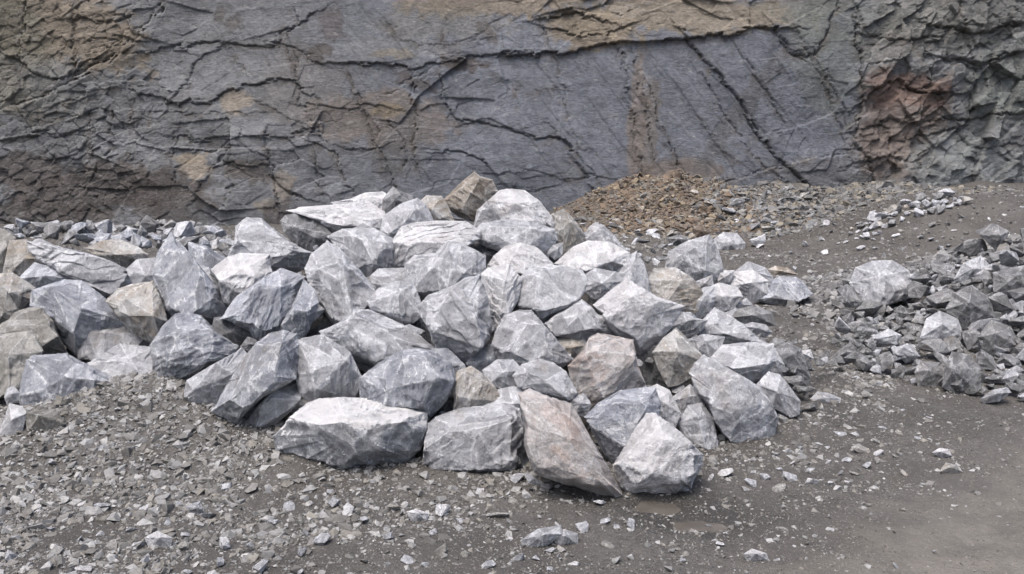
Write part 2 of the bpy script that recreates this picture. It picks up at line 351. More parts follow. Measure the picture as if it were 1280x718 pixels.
BLOBS = [  # photo px centre, radii, rotation deg, colour, strength
 (60, 30, 130, 55, -18, (.185, .135, .075), .95), (10, 60, 60, 90, 0, (.13, .115, .07), .9), (110, 45, 70, 40, -25, (.19, .145, .09), .8),
 (30, 120, 80, 35, -15, (.17, .155, .12), .5),
 (745, 38, 75, 26, -8, (.235, .17, .085), 1.), (860, 18, 150, 26, -3, (.225, .17, .095), .95), (1000, 8, 70, 20, 0, (.15, .13, .09), .7),
 (600, 6, 110, 16, 0, (.225, .165, .09), .9), (560, 30, 90, 20, 0, (.19, .17, .13), .5),
 (470, 150, 95, 38, -8, (.165, .12, .085), .75), (375, 110, 60, 60, 0, (.15, .12, .095), .4), (480, 140, 20, 10, 0, (.25, .18, .08), .8),
 (292, 124, 20, 18, 0, (.26, .20, .13), .95), (245, 208, 24, 16, 0, (.28, .215, .14), 1.), (238, 196, 26, 9, 0, (.22, .165, .09), .9),
 (352, 228, 15, 20, 0, (.235, .185, .13), .9), (330, 255, 18, 9, 0, (.235, .185, .12), .8), (490, 68, 28, 6, 0, (.21, .15, .07), .9), (480, 200, 20, 26, 0, (.10, .09, .08), .5),
 (796, 150, 11, 95, -3, (.19, .135, .095), .75), (812, 165, 12, 75, -4, (.15, .115, .08), .7), (845, 220, 60, 22, 0, (.15, .105, .07), .8),
 (1130, 160, 64, 80, 0, (.165, .108, .075), .85), (1120, 112, 60, 28, 0, (.165, .092, .062), .95), (1110, 190, 40, 40, 0, (.15, .108, .08), .6),
 (1100, 60, 45, 35, 0, (.165, .14, .105), .6), (1190, 20, 120, 30, 0, (.10, .095, .075), .7), (1170, 45, 60, 30, 0, (.15, .145, .12), .6),
 (1030, 70, 45, 90, 20, (.135, .15, .13), .7), (1050, 30, 60, 40, 0, (.12, .13, .11), .6), (1200, 205, 70, 48, 0, (.20, .215, .20), .8),
 (1250, 110, 50, 60, 0, (.11, .125, .10), .7), (1120, 70, 50, 12, 0, (.19, .185, .17), .5), (1260, 230, 50, 50, 0, (.19, .20, .195), .6),
 (130, 238, 130, 34, 4, (.075, .058, .048), 1.), (25, 215, 70, 26, 0, (.075, .058, .048), .95), (205, 245, 60, 40, 0, (.08, .063, .052), .8), (310, 212, 34, 14, -8, (.08, .062, .05), .9),
 (60, 270, 90, 24, 0, (.078, .062, .052), .95), (345, 265, 20, 20, 0, (.078, .062, .052), .9),
 (398, 66, 20, 10, 15, (.075, .06, .052), .95), (290, 28, 14, 10, 0, (.08, .065, .055), .8), (412, 30, 16, 22, 30, (.10, .08, .075), .8), (578, 82, 28, 9, 0, (.09, .065, .055), .9), (610, 40, 24, 9, -50, (.09, .075, .065), .8), (520, 105, 30, 6, -25, (.09, .07, .06), .8),
 (272, 18, 10, 8, 0, (.08, .065, .055), .8), (560, 65, 14, 30, 30, (.09, .075, .065), .7), (368, 80, 6, 20, 0, (.085, .07, .06), .8),
 (505, 185, 26, 40, 0, (.10, .10, .10), .6), (925, 140, 14, 95, -36, (.085, .085, .085), .7), (1030, 225, 60, 30, 0, (.11, .105, .10), .6),
 (90, 110, 80, 30, -15, (.185, .185, .175), .6), (290, 90, 50, 25, 0, (.165, .17, .175), .5), (500, 60, 80, 14, 0, (.18, .18, .17), .5),
]
def voronoi(U, W, sx, sy, seed, jit=0.9):
    """cell index hash -> (random offset, slope u, slope w, id, F2-F1) for anisotropic cells."""
    r = np.random.default_rng(seed); Tt = r.random((128, 128, 5)).astype(np.float32)
    a, b = U / sx, W / sy; ia, ib = np.floor(a).astype(int), np.floor(b).astype(int)
    best = np.full(U.shape, 9e9, np.float32); sec = best.copy(); props = np.zeros(U.shape + (5,), np.float32); ca = best.copy(); cb = best.copy()
    for da in (-1, 0, 1):
        for db in (-1, 0, 1):
            ja, jb = ia + da, ib + db; t = Tt[ja & 127, jb & 127]
            pa, pb = ja + .5 + (t[..., 0] - .5) * jit, jb + .5 + (t[..., 1] - .5) * jit
            d = np.sqrt((a - pa) ** 2 + (b - pb) ** 2)
            m = d < best; sec = np.where(m, best, np.minimum(sec, d))
            props[m] = t[m]; ca = np.where(m, pa, ca); cb = np.where(m, pb, cb); best = np.where(m, d, best)
    return props, a - ca, b - cb, sec - best

cx_ = axis([(-90, -34, 1.5), (-34, -15, 0.07), (-15, 16, 0.0235), (16, 34, 0.07), (34, 90, 1.5)])
cz_ = axis([(-0.8, 0.0, 0.12), (0.0, 7.0, 0.0235), (7.0, 15.0, 0.10)])
CX, CZ = np.meshgrid(cx_, cz_)
n_a = nz(CX, CZ, 1.1, 4, 2.2); n_b = nz(CX, CZ, 1.1, 4, 9.4)
n_c = nz(CX, CZ, 5.0, 4, 4.4); n_d = nz(CX, CZ, 5.0, 4, 6.4)
WX = CX + 0.07 * n_a + 0.022 * n_c; WZ = CZ + 0.06 * n_b + 0.02 * n_d
cu, cv = 640 + CX * F / 24.0, 190 - (CZ - 2) * F / 24.0         # approximate photo pixel, only to place regions
smooth = sstep(0, 1, 1.25 * np.exp(-(((cu - 800) / 230) ** 4 + ((cv - 150) / 100) ** 4)))
smooth = np.maximum(smooth, 0.75 * np.exp(-(((cu - 400) / 200) ** 4 + ((cv - 60) / 75) ** 4)))
right = sstep(1040, 1110, cu); left = 1 - sstep(120, 230, cu)
rough = (1 - 0.85 * smooth) * (.30 + .70 * np.maximum(sstep(-.12, .22, nz(CX, CZ, .55, 3, 51)), right))
disp = 0.30 * nz(CX, CZ, 0.22, 2, 7.7)
def cells(sx, sy, rot, seed, off, sl, U=WX, W=WZ):
    c, s = math.cos(rot), math.sin(rot); A, B = U * c + W * s, -U * s + W * c
    p, a, b, e = voronoi(A, B, sx, sy, seed)
    return off * (p[..., 2] - .5) * 2 + sl * ((p[..., 3] - .5) * 2 * a * sx + (p[..., 4] - .5) * 2 * b * sy), e, p[..., 2]
d1, e1, i1 = cells(1.9, 0.95, 0.10, 1, 0.10, 0.15)
d2, e2, i2 = cells(0.72, 0.34, 0.05, 2, 0.048, 0.20)
d3, e3, i3 = cells(0.26, 0.13, -0.1, 3, 0.012, 0.22)
CP = np.stack([WX.ravel(), np.zeros(WX.size), WZ.ravel()], 1)
def scal(sx, sz, rot, k, warp=0.0):
    c, s = math.cos(rot), math.sin(rot); q = np.stack([(CP[:, 0] * c + CP[:, 2] * s) / sx, np.full(len(CP), k), (-CP[:, 0] * s + CP[:, 2] * c) / sz], 1)
    if warp: q = q + warp * fbm(q * 3, 2)[:, None]
    h, cr, ci = scallop(q + k, 0.6, 0.3); return h.reshape(WX.shape) - .45, ci.reshape(WX.shape)
dr1, er1, ir1 = cells(0.9, 0.6, 0.9, 4, 0.14, 0.34)
dr2, er2, ir2 = cells(0.34, 0.24, 0.6, 5, 0.05, 0.36)
jm0 = sstep(-.2, .2, nz(CX, CZ, 1.2, 3, 71))
k1, _i = scal(1.5, 0.8, 0.08, 3.1); k2, ik2 = scal(0.5, 0.27, 0.0, 8.7, .1); k3, ik3 = scal(0.17, 0.10, -.1, 14.2, .15)
r1_, _i = scal(0.95, 0.6, 0.9, 5.1); r2_, ir2_ = scal(0.33, 0.2, 0.5, 11.9, .1)
disp += (d1 * .8 + d2 * .55 + k1 * .06 + k2 * .028 + k3 * .010) * rough * (1 - right) + (dr1 * .8 + dr2 * .7 + r1_ * .08 + r2_ * .035 + k3 * .014 - .035 * np.exp(-(er2 / .04) ** 2) * jm0) * right + left * (r2_ * .035 + dr2 * .5 - .03 * np.exp(-(er2 / .04) ** 2)) + smooth * (k3 * .008 + k2 * .015)
jm = sstep(-.15, .2, nz(CX, CZ, .8, 3, 15.5))
disp -= .022 * np.exp(-(e2 / .03) ** 2) * jm * (.35 + .65 * rough) + .010 * np.exp(-(e3 / .05) ** 2) * (1 - jm * .6) * rough
# thin bedding lips on the smooth slab, dipping to the lower right
q = (CX * 0.80 + CZ * 0.60) + 0.10 * n_a
lam = nz(q * 3.0, (CX * 0.6 - CZ * 0.8) * 0.35, 1.0, 4, 3.3)
disp += smooth * 0.03 * lam + smooth * 0.018 * sstep(0.1, 0.16, lam) + 0.008 * n_c + 0.008 * nz(CX, CZ, 16, 3, 5.5) * (0.5 + rough)
KX = CX + .025 * n_a + .15 * (ik2 - .5) + .05 * (ik3 - .5); KZ = CZ + .02 * n_b + .13 * (ik2 * 7.3 % 1 - .5) + .06 * (ik3 * 5.1 % 1 - .5)
dirt = np.zeros(CX.shape)
for pts, wd, dp, stp in CRACKS:
    P_ = np.array([[float(t) for t in q_.split(',')] for q_ in pts.split()]); cxp, czp = px_to_cliff(P_[:, 0], P_[:, 1])
    i0, i1_ = np.searchsorted(cx_, [cxp.min() - 1, cxp.max() + 1]); j0, j1_ = np.searchsorted(cz_, [czp.min() - 1, czp.max() + 1])
    sx_, sz_ = KX[j0:j1_, i0:i1_], KZ[j0:j1_, i0:i1_]
    if sx_.size == 0: continue
    best = np.full(sx_.shape, 9e9); side = np.zeros(sx_.shape); tt_ = np.zeros(sx_.shape)
    for k in range(len(cxp) - 1):
        ax, az_, bx, bz = cxp[k], czp[k], cxp[k + 1], czp[k + 1]; L2 = (bx - ax) ** 2 + (bz - az_) ** 2
        t = np.clip(((sx_ - ax) * (bx - ax) + (sz_ - az_) * (bz - az_)) / L2, 0, 1)
        d = np.hypot(sx_ - ax - t * (bx - ax), sz_ - az_ - t * (bz - az_)); cr = (bx - ax) * (sz_ - az_) - (bz - az_) * (sx_ - ax)
        m = d < best; best = np.where(m, d, best); side = np.where(m, np.sign(cr), side)
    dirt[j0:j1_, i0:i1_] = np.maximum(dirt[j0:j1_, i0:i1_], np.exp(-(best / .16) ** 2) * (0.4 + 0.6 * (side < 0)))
    var = 0.55 + 0.6 * (n_c[j0:j1_, i0:i1_] + 0.5)
    disp[j0:j1_, i0:i1_] -= dp * 0.42 * np.clip(var - .28, 0, 1.1) * np.exp(-(best / (wd * 0.42)) ** 2)
    disp[j0:j1_, i0:i1_] += abs(stp) * 0.60 * ((side > 0) if stp > 0 else (side < 0)) * np.clip(1 - best / 0.9, 0, 1)
Yc = 24.25 + 0.13 * CZ - disp - 0.35 * sstep(700, 1100, cu) + 0.35 * sstep(1150, 1350, cu)
# colour of the rock itself
def lerp(a, b, t): return a + (b - a) * t[..., None]
colr = np.empty(CX.shape + (3,), np.float32); colr[:] = (.128, .134, .150)
colr = lerp(colr, np.array((.140, .140, .138)), (1 - sstep(250, 600, cu)) * 0.8)
colr = lerp(colr, np.array((.150, .150, .145)), right * 0.8)
for (bu, bv, ru, rv, ro, cc, st) in BLOBS:
    c, s = math.cos(math.radians(ro)), math.sin(math.radians(ro))
    du, dv = cu - bu + 9 * n_a + 8 * n_c, cv - bv + 8 * n_b + 6 * n_d
    a = (du * c - dv * s) / ru; b = (du * s + dv * c) / rv
    m = 1 - sstep(0.72, 1.12, np.hypot(a, b) + 0.42 * n_a + 0.35 * n_c + 0.12 * n_d)
    cm = np.array(cc); cm = cm * .62 + cm.mean() * .38; colr = lerp(colr, cm, m * st * .85)
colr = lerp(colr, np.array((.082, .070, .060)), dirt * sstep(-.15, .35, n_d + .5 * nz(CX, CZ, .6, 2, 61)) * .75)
tone = 1 + 0.16 * (i1 * 2 - 1) * rough * (1 - right) + 0.16 * (i2 * 2 - 1) * rough + 0.14 * (ir2 * 2 - 1) * right + 0.14 * n_d + 0.13 * nz(CX, CZ, 14, 4, 2.8)
colr *= np.array((.83, .855, .90)) * tone[..., None]
scuff = sstep(0.30, 0.5, nz(CX * 1.0, CZ * 2.2, 6, 5, 1.1)) * 0.35
colr = lerp(colr, np.array((.24, .24, .235)), scuff)
V = np.stack([CX.ravel(), Yc.ravel(), CZ.ravel()], 1); Fq = grid_faces(len(cx_), len(cz_))
# plateau behind the top edge and a back wall, so that the cliff is a body
nx = len(cx_); top = V[-nx:].copy(); r1 = top.copy(); r1[:, 1] += 3; r1[:, 2] += .3; r2 = top.copy(); r2[:, 1] = 75; r2[:, 2] = 16.5; r3 = r2.copy(); r3[:, 2] = -1
base_i = len(V) - nx; V = np.concatenate([V, r1, r2, r3]); ex = grid_faces(nx, 4) + base_i; Fq = np.concatenate([Fq, ex])
cc_ = colr.reshape(-1, 3); cc_ = np.concatenate([cc_, np.full((3 * nx, 3), .12)])
nb = NB('quarried_slate_face'); tc = nb.node('ShaderNodeTexCoord'); P = tc.outputs['Object']
ca = nb.attr('albedo').outputs['Color']
t_ = nb.math('MULTIPLY', nb.ramp(nb.noise(P, 9, 8, 0.7), 0.3, 0.7, 0.82, 1.2), nb.ramp(nb.noise(P, 2.3, 5, 0.6, 0.8), 0.3, 0.7, 0.85, 1.15))
c = grey_mul(nb, ca, t_)
vv = nb.noise(P, 1.7, 6, 0.65, 0.7); vv = nb.math('ABSOLUTE', nb.math('SUBTRACT', vv, 0.5)); ve = nb.math('MULTIPLY', nb.ramp(vv, 0, .006, 1, 0), nb.ramp(nb.noise(P, 0.9, 3), .5, .6))
c = nb.mix(nb.math('MULTIPLY', ve, .5), c, (.3, .3, .3))
nb.l.new(c, nb.b.inputs['Base Color']); nb.b.inputs['Roughness'].default_value = 0.78; nb.b.inputs['Specular IOR Level'].default_value = 0.3
mp = nb.node('ShaderNodeMapping'); nb.l.new(P, mp.inputs[0]); mp.inputs['Scale'].default_value = (1, 1, 2.2)
b1 = nb.bump(nb.noise(mp.outputs[0], 9.0, 10, 0.75, 0.3), 1.0, 0.05)
nb.l.new(b1, nb.b.inputs['Normal'])
tag(add_mesh('cliff', V, Fq, nb.m, True, colors=cc_), 'tall dark slate quarry face with ochre and rusty patches', kind='structure')
# ------------------------------------------------------------------ rocks
def rot_xyz(a, b, c):
    ca, sa, cb, sb, cc, sc = math.cos(a), math.sin(a), math.cos(b), math.sin(b), math.cos(c), math.sin(c)
    return np.array([[cb*cc, sa*sb*cc-ca*sc, ca*sb*cc+sa*sc], [cb*sc, sa*sb*sc+ca*cc, ca*sb*sc-sa*cc], [-sb, sa*cb, ca*cb]])
_sph = {}
def cube_sphere(n):
    if n in _sph: return _sph[n]
    t = np.tan(np.linspace(-math.pi / 4, math.pi / 4, n + 1)); A, B = np.meshgrid(t, t); o = np.ones_like(A)
    Vs, Fs = [], []
    for k, (a, b, c) in enumerate(((A, B, o), (B, A, -o), (o, A, B), (-o, B, A), (B, o, A), (A, -o, B))):
        Vs.append(np.stack([a.ravel(), b.ravel(), c.ravel()], 1)); Fs.append(grid_faces(n + 1, n + 1) + k * (n + 1) ** 2)
    V = np.concatenate(Vs); Fc = np.concatenate(Fs)
    key = np.round(V * 1e5).astype(np.int64)
    _, idx, inv = np.unique(key, axis=0, return_index=True, return_inverse=True)
    V = V[idx]; V /= np.linalg.norm(V, axis=1)[:, None]; Fc = inv.ravel()[Fc]
    # orient outwards
    p = V[Fc]; nrm = np.cross(p[:, 1] - p[:, 0], p[:, 2] - p[:, 0]); fl = (nrm * p.mean(1)).sum(1) < 0
    Fc[fl] = Fc[fl][:, ::-1]
    _sph[n] = (V.astype(np.float32), Fc); return _sph[n]

def hull_planes(pts):
    """planes (n, h) of the convex hull of pts, with chips along edges and corners."""
    c = pts.mean(0); bm = bmesh.new()
    vs = [bm.verts.new(p) for p in pts]
    bmesh.ops.convex_hull(bm, input=vs)
    loose = [v for v in bm.verts if not v.link_faces]
    if loose: bmesh.ops.delete(bm, geom=loose, context='VERTS')
    bmesh.ops.dissolve_limit(bm, angle_limit=math.radians(9), verts=bm.verts, edges=bm.edges)
    bm.normal_update()
    ce = np.mean([v.co[:] for v in bm.verts], axis=0)
    def out(f):
        n = np.array(f.normal); q = np.array(f.calc_center_median())
        return n if n @ (q - ce) > 0 else -n
    N, H, K = [], [], []
    size = float(np.ptp(pts, axis=0).prod() ** (1 / 3)); fn = {}
    for f in bm.faces:
        n = out(f); fn[f.index] = n
        N.append(n); H.append(max(n @ (np.array(v.co) - ce) for v in f.verts)); K.append(0)
    for e in bm.edges:
        if len(e.link_faces) != 2: continue
        a, b = (fn.get(f.index) for f in e.link_faces)
        if a is None or b is None or a @ b > 0.93 or random.random() > 0.35: continue
        k = random.uniform(0.3, 0.7); n = a * k + b * (1 - k) + rng.normal(0, .10, 3); n /= np.linalg.norm(n)
        h = max(n @ (np.array(v.co) - ce) for v in e.verts) - size * random.uniform(0.004, 0.018)
        N.append(n); H.append(h); K.append(1)
    for v in bm.verts:
        if random.random() > 0.25: continue
        n = sum(out(f) for f in v.link_faces); n = n + rng.normal(0, .25, 3); n /= np.linalg.norm(n)
        N.append(n); H.append(max(n @ (np.array(q.co) - ce) for q in bm.verts) - size * random.uniform(0.008, 0.03)); K.append(1)
    bm.free()
    return ce, np.array(N), np.array(H), size

def rock_mesh(name, pts, n, mat, rough=1.0, parent=None, smooth=True, fit=None):
    ce, N, H, size = hull_planes(np.asarray(pts, float))
    q = np.asarray(pts) - ce; ev, R = np.linalg.eigh(q.T @ q / len(q)); S = np.sqrt(np.maximum(ev, ev.max() * 0.06))
    U, Fc = cube_sphere(n)
    d = (U * S) @ R.T
    if np.linalg.det(R) < 0: Fc = Fc[:, ::-1]
    d = d / np.linalg.norm(d, axis=1)[:, None]
    so_ = rng.random(3) * 60
    # bend the directions a little: facets are never true planes
    D = d @ N.T; r = np.where(D > 1e-3, np.maximum(H, size * .05) / np.maximum(D, 1e-3), 1e6)
    order = np.argpartition(r, 2, axis=1)[:, :3]
    ar = np.arange(len(d)); rr = []; r0 = r.min(1); p0 = d * r0[:, None]; s = 1.0 / size
    big = fbm(p0 * (1.7 * s) + so_, 3)
    qr = rot_xyz(*rng.uniform(0, 6.28, 3)); ps = (p0 * s) @ qr.T * np.array([1.0, 1.0, random.uniform(1.3, 2.6)]) + so_
    s1, c1, id1 = scallop(ps * 1.9); s2, c2, id2 = scallop(ps * 4.6 + 0.12 * fbm(ps * 9, 2)[:, None] + 9.1)
    if n > 34: s3, c3, id3 = scallop(ps * 11.0 + 0.2 * fbm(ps * 22, 2)[:, None] + 3.3)
    else: s3, c3 = 0 * s1, 0 * c1
    amp = 0.6 + 0.5 * sstep(-.3, .3, fbm(ps * 1.3 + 31, 2))
    dh0 = size * rough * (0.095 * (s1 - 0.45) + 0.055 * amp * (s2 - 0.45) + 0.028 * amp * (s3 - .45) + 0.018 * big)
    # parting along the beds: patchy ledges
    ax_ = rng.normal(size=3); ax_ /= np.linalg.norm(ax_); bq = (p0 * s) @ ax_ * random.uniform(5, 9) + 0.9 * fbm(ps * 2.5 + 7, 3); fr = bq - np.floor(bq)
    led = (fr - .5) * (1 - sstep(.86, 1, fr)) - .5 * sstep(.86, 1, fr) + .25
    dh0 += size * rough * random.choice((.0, .015, .028, .04)) * led * sstep(-.05, .25, fbm(ps * 1.6 + 3, 2))
    if n > 30: dh0 += size * rough * .010 * (np.abs(fbm(ps * 16, 3, .65)) - .2)
    for j in range(3):
        k = order[:, j]
        rr.append(np.where(D[ar, k] > 1e-3, np.maximum(H[k], size * .05) / np.maximum(D[ar, k], 1e-3), 1e6))
    rr = np.stack(rr, 1); srt = np.sort(rr, 1); rmin = srt[:, 0]; kk = order[ar, rr.argmin(1)]
    gap = (srt[:, 1] - srt[:, 0]) / size
    edge = np.exp(-(gap / 0.007) ** 2)
    flat = 0.45 + 0.55 * sstep(0.0, 0.08, gap)
    p = d * (rmin + dh0 * flat)[:, None]
    p += d * (size * rough * (0.006 * fbm(p * (14 * s) + so_, 3, .6) - 0.006 * edge * (0.5 + fbm(p * (9 * s) + so_, 2))))[:, None]
    edge = np.clip(edge + 0.16 * c1 ** 4 + 0.14 * c2 ** 3 + .15 * c3, 0, 1)
    kk = kk + np.floor(id1 * 5)
    if fit is not None:      # bring the rock's own outline to the measured one (broken, not convex)
        th_p, rho_p, rho_e, cu_, cv_, Dc = fit
        c_, s_ = math.cos(PITCH), math.sin(PITCH)
        for _ in range(2):
            W_ = p + ce - CAM; fd = W_[:, 1] * c_ - W_[:, 2] * s_; up = W_[:, 1] * s_ + W_[:, 2] * c_
            x_, y_ = W_[:, 0] / fd * F + 640 - cu_, 359 - up / fd * F - cv_
            th = np.arctan2(y_, x_); rr_ = np.hypot(x_, y_); nb_ = 120; bi = ((th + math.pi) / (2 * math.pi) * nb_).astype(int) % nb_
            mx = np.zeros(nb_); np.maximum.at(mx, bi, rr_); mx = np.maximum(mx, 1e-3)
            tb = (np.arange(nb_) + .5) / nb_ * 2 * math.pi - math.pi
            cur = np.interp(th, np.concatenate([tb - 2 * math.pi, tb, tb + 2 * math.pi]), np.tile(mx, 3))
            tgt = np.interp(th, th_p, rho_p)
            k_ = np.clip(tgt / cur, .6, 1.5); k_ = 1 + (k_ - 1) * sstep(0.15, 0.8, rr_ / cur)
            nx_, ny_ = cu_ + x_ * k_, cv_ + y_ * k_
            p = CAM + raydir(nx_, ny_) * fd[:, None] - ce
    fac = ((kk * 0.6180339) % 1.0)
    o = add_mesh(name, p, Fc, mat, smooth, {'edge': edge, 'facet': fac}, loc=ce, parent=parent)
    return o, size

def surf_depth(u, v, lift=0.10):
    D = np.arange(3.0, 30, 0.02); P_ = at(np.full(D.shape, u), np.full(D.shape, v), D)
    h = np.maximum(base_ground(P_[:, 0], P_[:, 1]), piles(P_[:, 0], P_[:, 1])) + lift
    g = P_[:, 2] - h; hit = np.nonzero(g < 0)[0]
    if len(hit) and D[hit[0]] < 24: return float(D[hit[0]])
    m = (D < 14); return float(D[m][np.argmin(g[m])])
def ground_depth(u, v):
    D = np.arange(3.0, 30, 0.01); P_ = at(np.full(D.shape, u), np.full(D.shape, v), D)
    g = P_[:, 2] - base_ground(P_[:, 0], P_[:, 1]); hit = np.nonzero(g < 0)[0]
    return float(D[hit[0]]) if len(hit) else 23.0

def poly_hull2d(p):
    p = sorted(set(map(tuple, p)))
    def half(ps):
        h = []
        for q in ps:
            while len(h) > 1 and (h[-1][0] - h[-2][0]) * (q[1] - h[-2][1]) - (h[-1][1] - h[-2][1]) * (q[0] - h[-2][0]) <= 0: h.pop()
            h.append(q)
        return h
    a, b = half(p), half(p[::-1]); return a[:-1] + b[:-1]

BOULDERS = []
def B(label, spec, col='g', w=None, base=False, dd=0.0, thick=0.62, name='boulder', group=None, rough=1.0, lift=0.10, cat=None, D0=None):
    pts = []
    for t in spec.split():
        a = [float(x) for x in t.split(',')]; pts.append((a[0], a[1], a[2] if len(a) > 2 else None))
    xy = np.array([(a, b) for a, b, _ in pts]); hull = set(poly_hull2d([(a, b) for a, b, _ in pts]))
    lo, hi = xy.min(0), xy.max(0); cen = (lo + hi) / 2; spx = math.sqrt(max(1, (hi[0] - lo[0]) * (hi[1] - lo[1])))
    if D0 is not None: D = D0
    elif base:
        D = ground_depth(cen[0], hi[1] - 0.03 * spx); D += 0.10 * spx * D / F
    else: D = surf_depth(cen[0], cen[1] + 0.1 * (hi[1] - lo[1]), lift)
    D += dd; size = spx * D / F
    P3 = []
    gx = 1.0 + (2.0 if base else 6.0) / spx if spx > 30 else 1.03
    cen = lo * .5 + hi * .5; hull = {(cen[0] + (a - cen[0]) * gx, cen[1] + (b - cen[1]) * gx) for a, b in hull}
    hl = set(hull); pts = [(cen[0] + (a - cen[0]) * gx, cen[1] + (b - cen[1]) * gx, z) for a, b, z in pts]
    for a, b, z in pts:
        ry = (cen[1] - b) / max(1, hi[1] - lo[1]) * 2
        if z is None: z = (26 * max(ry, 0) + 6 * max(-ry, 0)) if (a, b) in hull else -30 + 14 * max(ry, 0)
        P3.append(at(a, b, D + z / 100 * size))
        if (a, b) in hull:
            ka, kb = cen[0] + (a - cen[0]) * random.uniform(.55, .85), cen[1] + (b - cen[1]) * random.uniform(.6, .85)
            P3.append(at(ka, kb, D + (thick + 0.1 * max(ry, 0)) * size * random.uniform(0.85, 1.1)))
    n = int(np.clip(round(spx * 0.8 * 0.95), 14, 100))
    # star polygon of the traced outline about the centre
    hp = poly_hull2d([(a, b) for a, b, _ in pts]); hp = np.array(hp); ctr = hp.mean(0) * .5 + cen * .5
    def radial(P_, th):
        q = P_ - ctr; q2 = np.roll(q, -1, 0); e = q2 - q; d_ = np.stack([np.cos(th), np.sin(th)], 1)
        den = d_[:, None, 0] * e[None, :, 1] - d_[:, None, 1] * e[None, :, 0]; den = np.where(abs(den) < 1e-9, 1e-9, den)
        t = (q[None, :, 0] * e[None, :, 1] - q[None, :, 1] * e[None, :, 0]) / den; s_ = (q[None, :, 0] * d_[:, None, 1] - q[None, :, 1] * d_[:, None, 0]) / den
        t = np.where((s_ >= -1e-6) & (s_ <= 1 + 1e-6) & (t > 0), t, 0); return t.max(1)
    fit = None
    if spx > 22:
        keep = []
        for a_, b_, z in pts:
            q = np.array([a_, b_]) - ctr; th = math.atan2(q[1], q[0]); rh = radial(hp, np.array([th]))[0]; ra = math.hypot(*q) / max(rh, 1e-6)
            if ra > (.985 if z is not None else .74): keep.append((th, a_, b_))
        keep.sort(); kp = np.array([(a_, b_) for _, a_, b_ in keep]); th = np.linspace(-math.pi, math.pi, 241)
        rp = radial(kp, th); jag = 1 + (0.018 * fbm(np.stack([np.cos(th) * 3 + len(BOULDERS), np.sin(th) * 3, th * 0], 1), 4, .7))
        rp = np.maximum(rp, spx * .08) * jag
        fit = (th, rp, None, ctr[0], ctr[1], D)
    o, s = rock_mesh(name, np.array(P3), n, M[col], rough, fit=fit, smooth=False)
    tag(o, label, cat or name.replace('_', ' '), group)
    BOULDERS.append(((lo[0], lo[1], hi[0], hi[1]), D, o)); return o
GM, GL, GR = 'boulders of the main heap', 'boulders of the left heap', 'blocks behind the main heap on the right'
def Bm(l, s, c='g', **k): return B(l, s, c, group=GM, **k)
def Bl(l, s, c='g', **k): return B(l, s, c, group=GL, **k)
def Bq(l, s, c='g', **k): return B(l, s, c, group=GR, **k)

# ---- left heap
Bl('long grey slab leaning down to the right across the top of the left heap', '37,303 52,299 80,310 112,318 138,327 160,337 184,347 176,360 160,369 140,369 126,370 100,358 75,341 50,327 38,315 95,342,-24 125,352,-28 155,352,-26', 'g', dd=-.15)
Bl('small white-tipped spike of rock standing behind the end of the long slab', '39,283 50,291 50,301 37,302 44,296,-20', 'w', dd=.5)
Bl('brown-grey boulder cut by the left edge of the photo, topmost there', '-20,292 5,290 18,300 12,330 6,347 -20,350 2,315', 'o')
Bl('smooth grey-tan boulder under the left end of the long slab', '8,330 14,303 35,302 48,322 70,338 60,352 28,352 6,346 30,325', 't')
Bl('flat blue-grey block wedged between the long slab and the big blue-grey boulder', '26,348 45,330 68,337 92,350 88,362 60,368 42,364 55,345', 'b')
Bl('rounded tan-brown boulder at the left edge of the photo above a dark one', '-15,346 16,344 42,361 38,374 24,387 8,394 -15,402 12,366', 't')
Bl('dark wet-looking boulder on the left edge of the photo', '-15,362 8,366 20,386 22,402 8,412 -15,424 5,390', 'o', dd=-.25)
Bl('tan boulder with a rusty face lying behind the long slab', '108,311 130,302 148,301 168,308 182,318 178,327 160,333 145,331 120,319 150,318,-25', 't', dd=.25)
Bl('grey boulder squeezed between the long slab and the tall pointed boulder', '160,338 172,327 192,325 200,342 198,362 186,368 170,360 182,345', 'g')
Bl('large smooth blue-grey boulder in the middle of the left heap', '42,364 62,358 82,352 102,353 128,372 158,404 142,440 99,449 68,416 40,384 100,384,-34 92,416,-30 60,380,-12', 'b')
Bl('grey-tan boulder with a pale curved line, right of the big blue-grey one', '133,378 150,363 165,358 190,354 198,372 208,402 206,440 165,415 152,372,-4 190,395,-28 160,395,-25', 't')
Bl('boulder with white crumbling top and brownish front near the left edge', '16,393 35,387 52,386 62,397 72,420 83,442 62,452 20,456 -15,470 -15,425 12,412 60,408,-22 30,420,-28 40,440,-32', 'o')
Bl('big olive-brown boulder low on the left edge of the photo', '-20,430 8,420 38,416 52,440 42,470 30,492 12,494 -20,500 10,445,-20', 'o', dd=-.1)
Bl('square grey block with white scarred rim in the middle of the left heap', '101,410 110,407 150,406 189,410 191,437 165,437 147,456 122,451 101,448 110,415,-12 185,417,-14 150,420,-25 140,450,-25', 'g', D0=7.55)
Bl('smooth pale boulder under the square grey block, dipping to the gravel', '112,455 150,432 190,436 203,480 198,500 186,504 150,495 115,470 160,450,-12 185,480,-28', 'g', D0=7.25)
Bl('front boulder of the left heap with a scratched bluish left face', '27,495 36,450 45,445 85,443 102,453 150,477 184,488 187,503 150,520 105,520 72,514 32,512 82,472,-34 62,482,-28 70,503,-24 110,480,-24 100,505,-18', 'b', D0=6.7)
Bl('small rounded grey rock left of the front boulder of the left heap', '5,496 10,485 17,482 25,492 24,503 8,506 15,492', 'g', dd=-.2)
Bl('cream-white stone at the left edge of the photo on the gravel', '-2,545 12,505 28,509 33,517 26,546 8,550 14,525,-22', 'w', base=True)
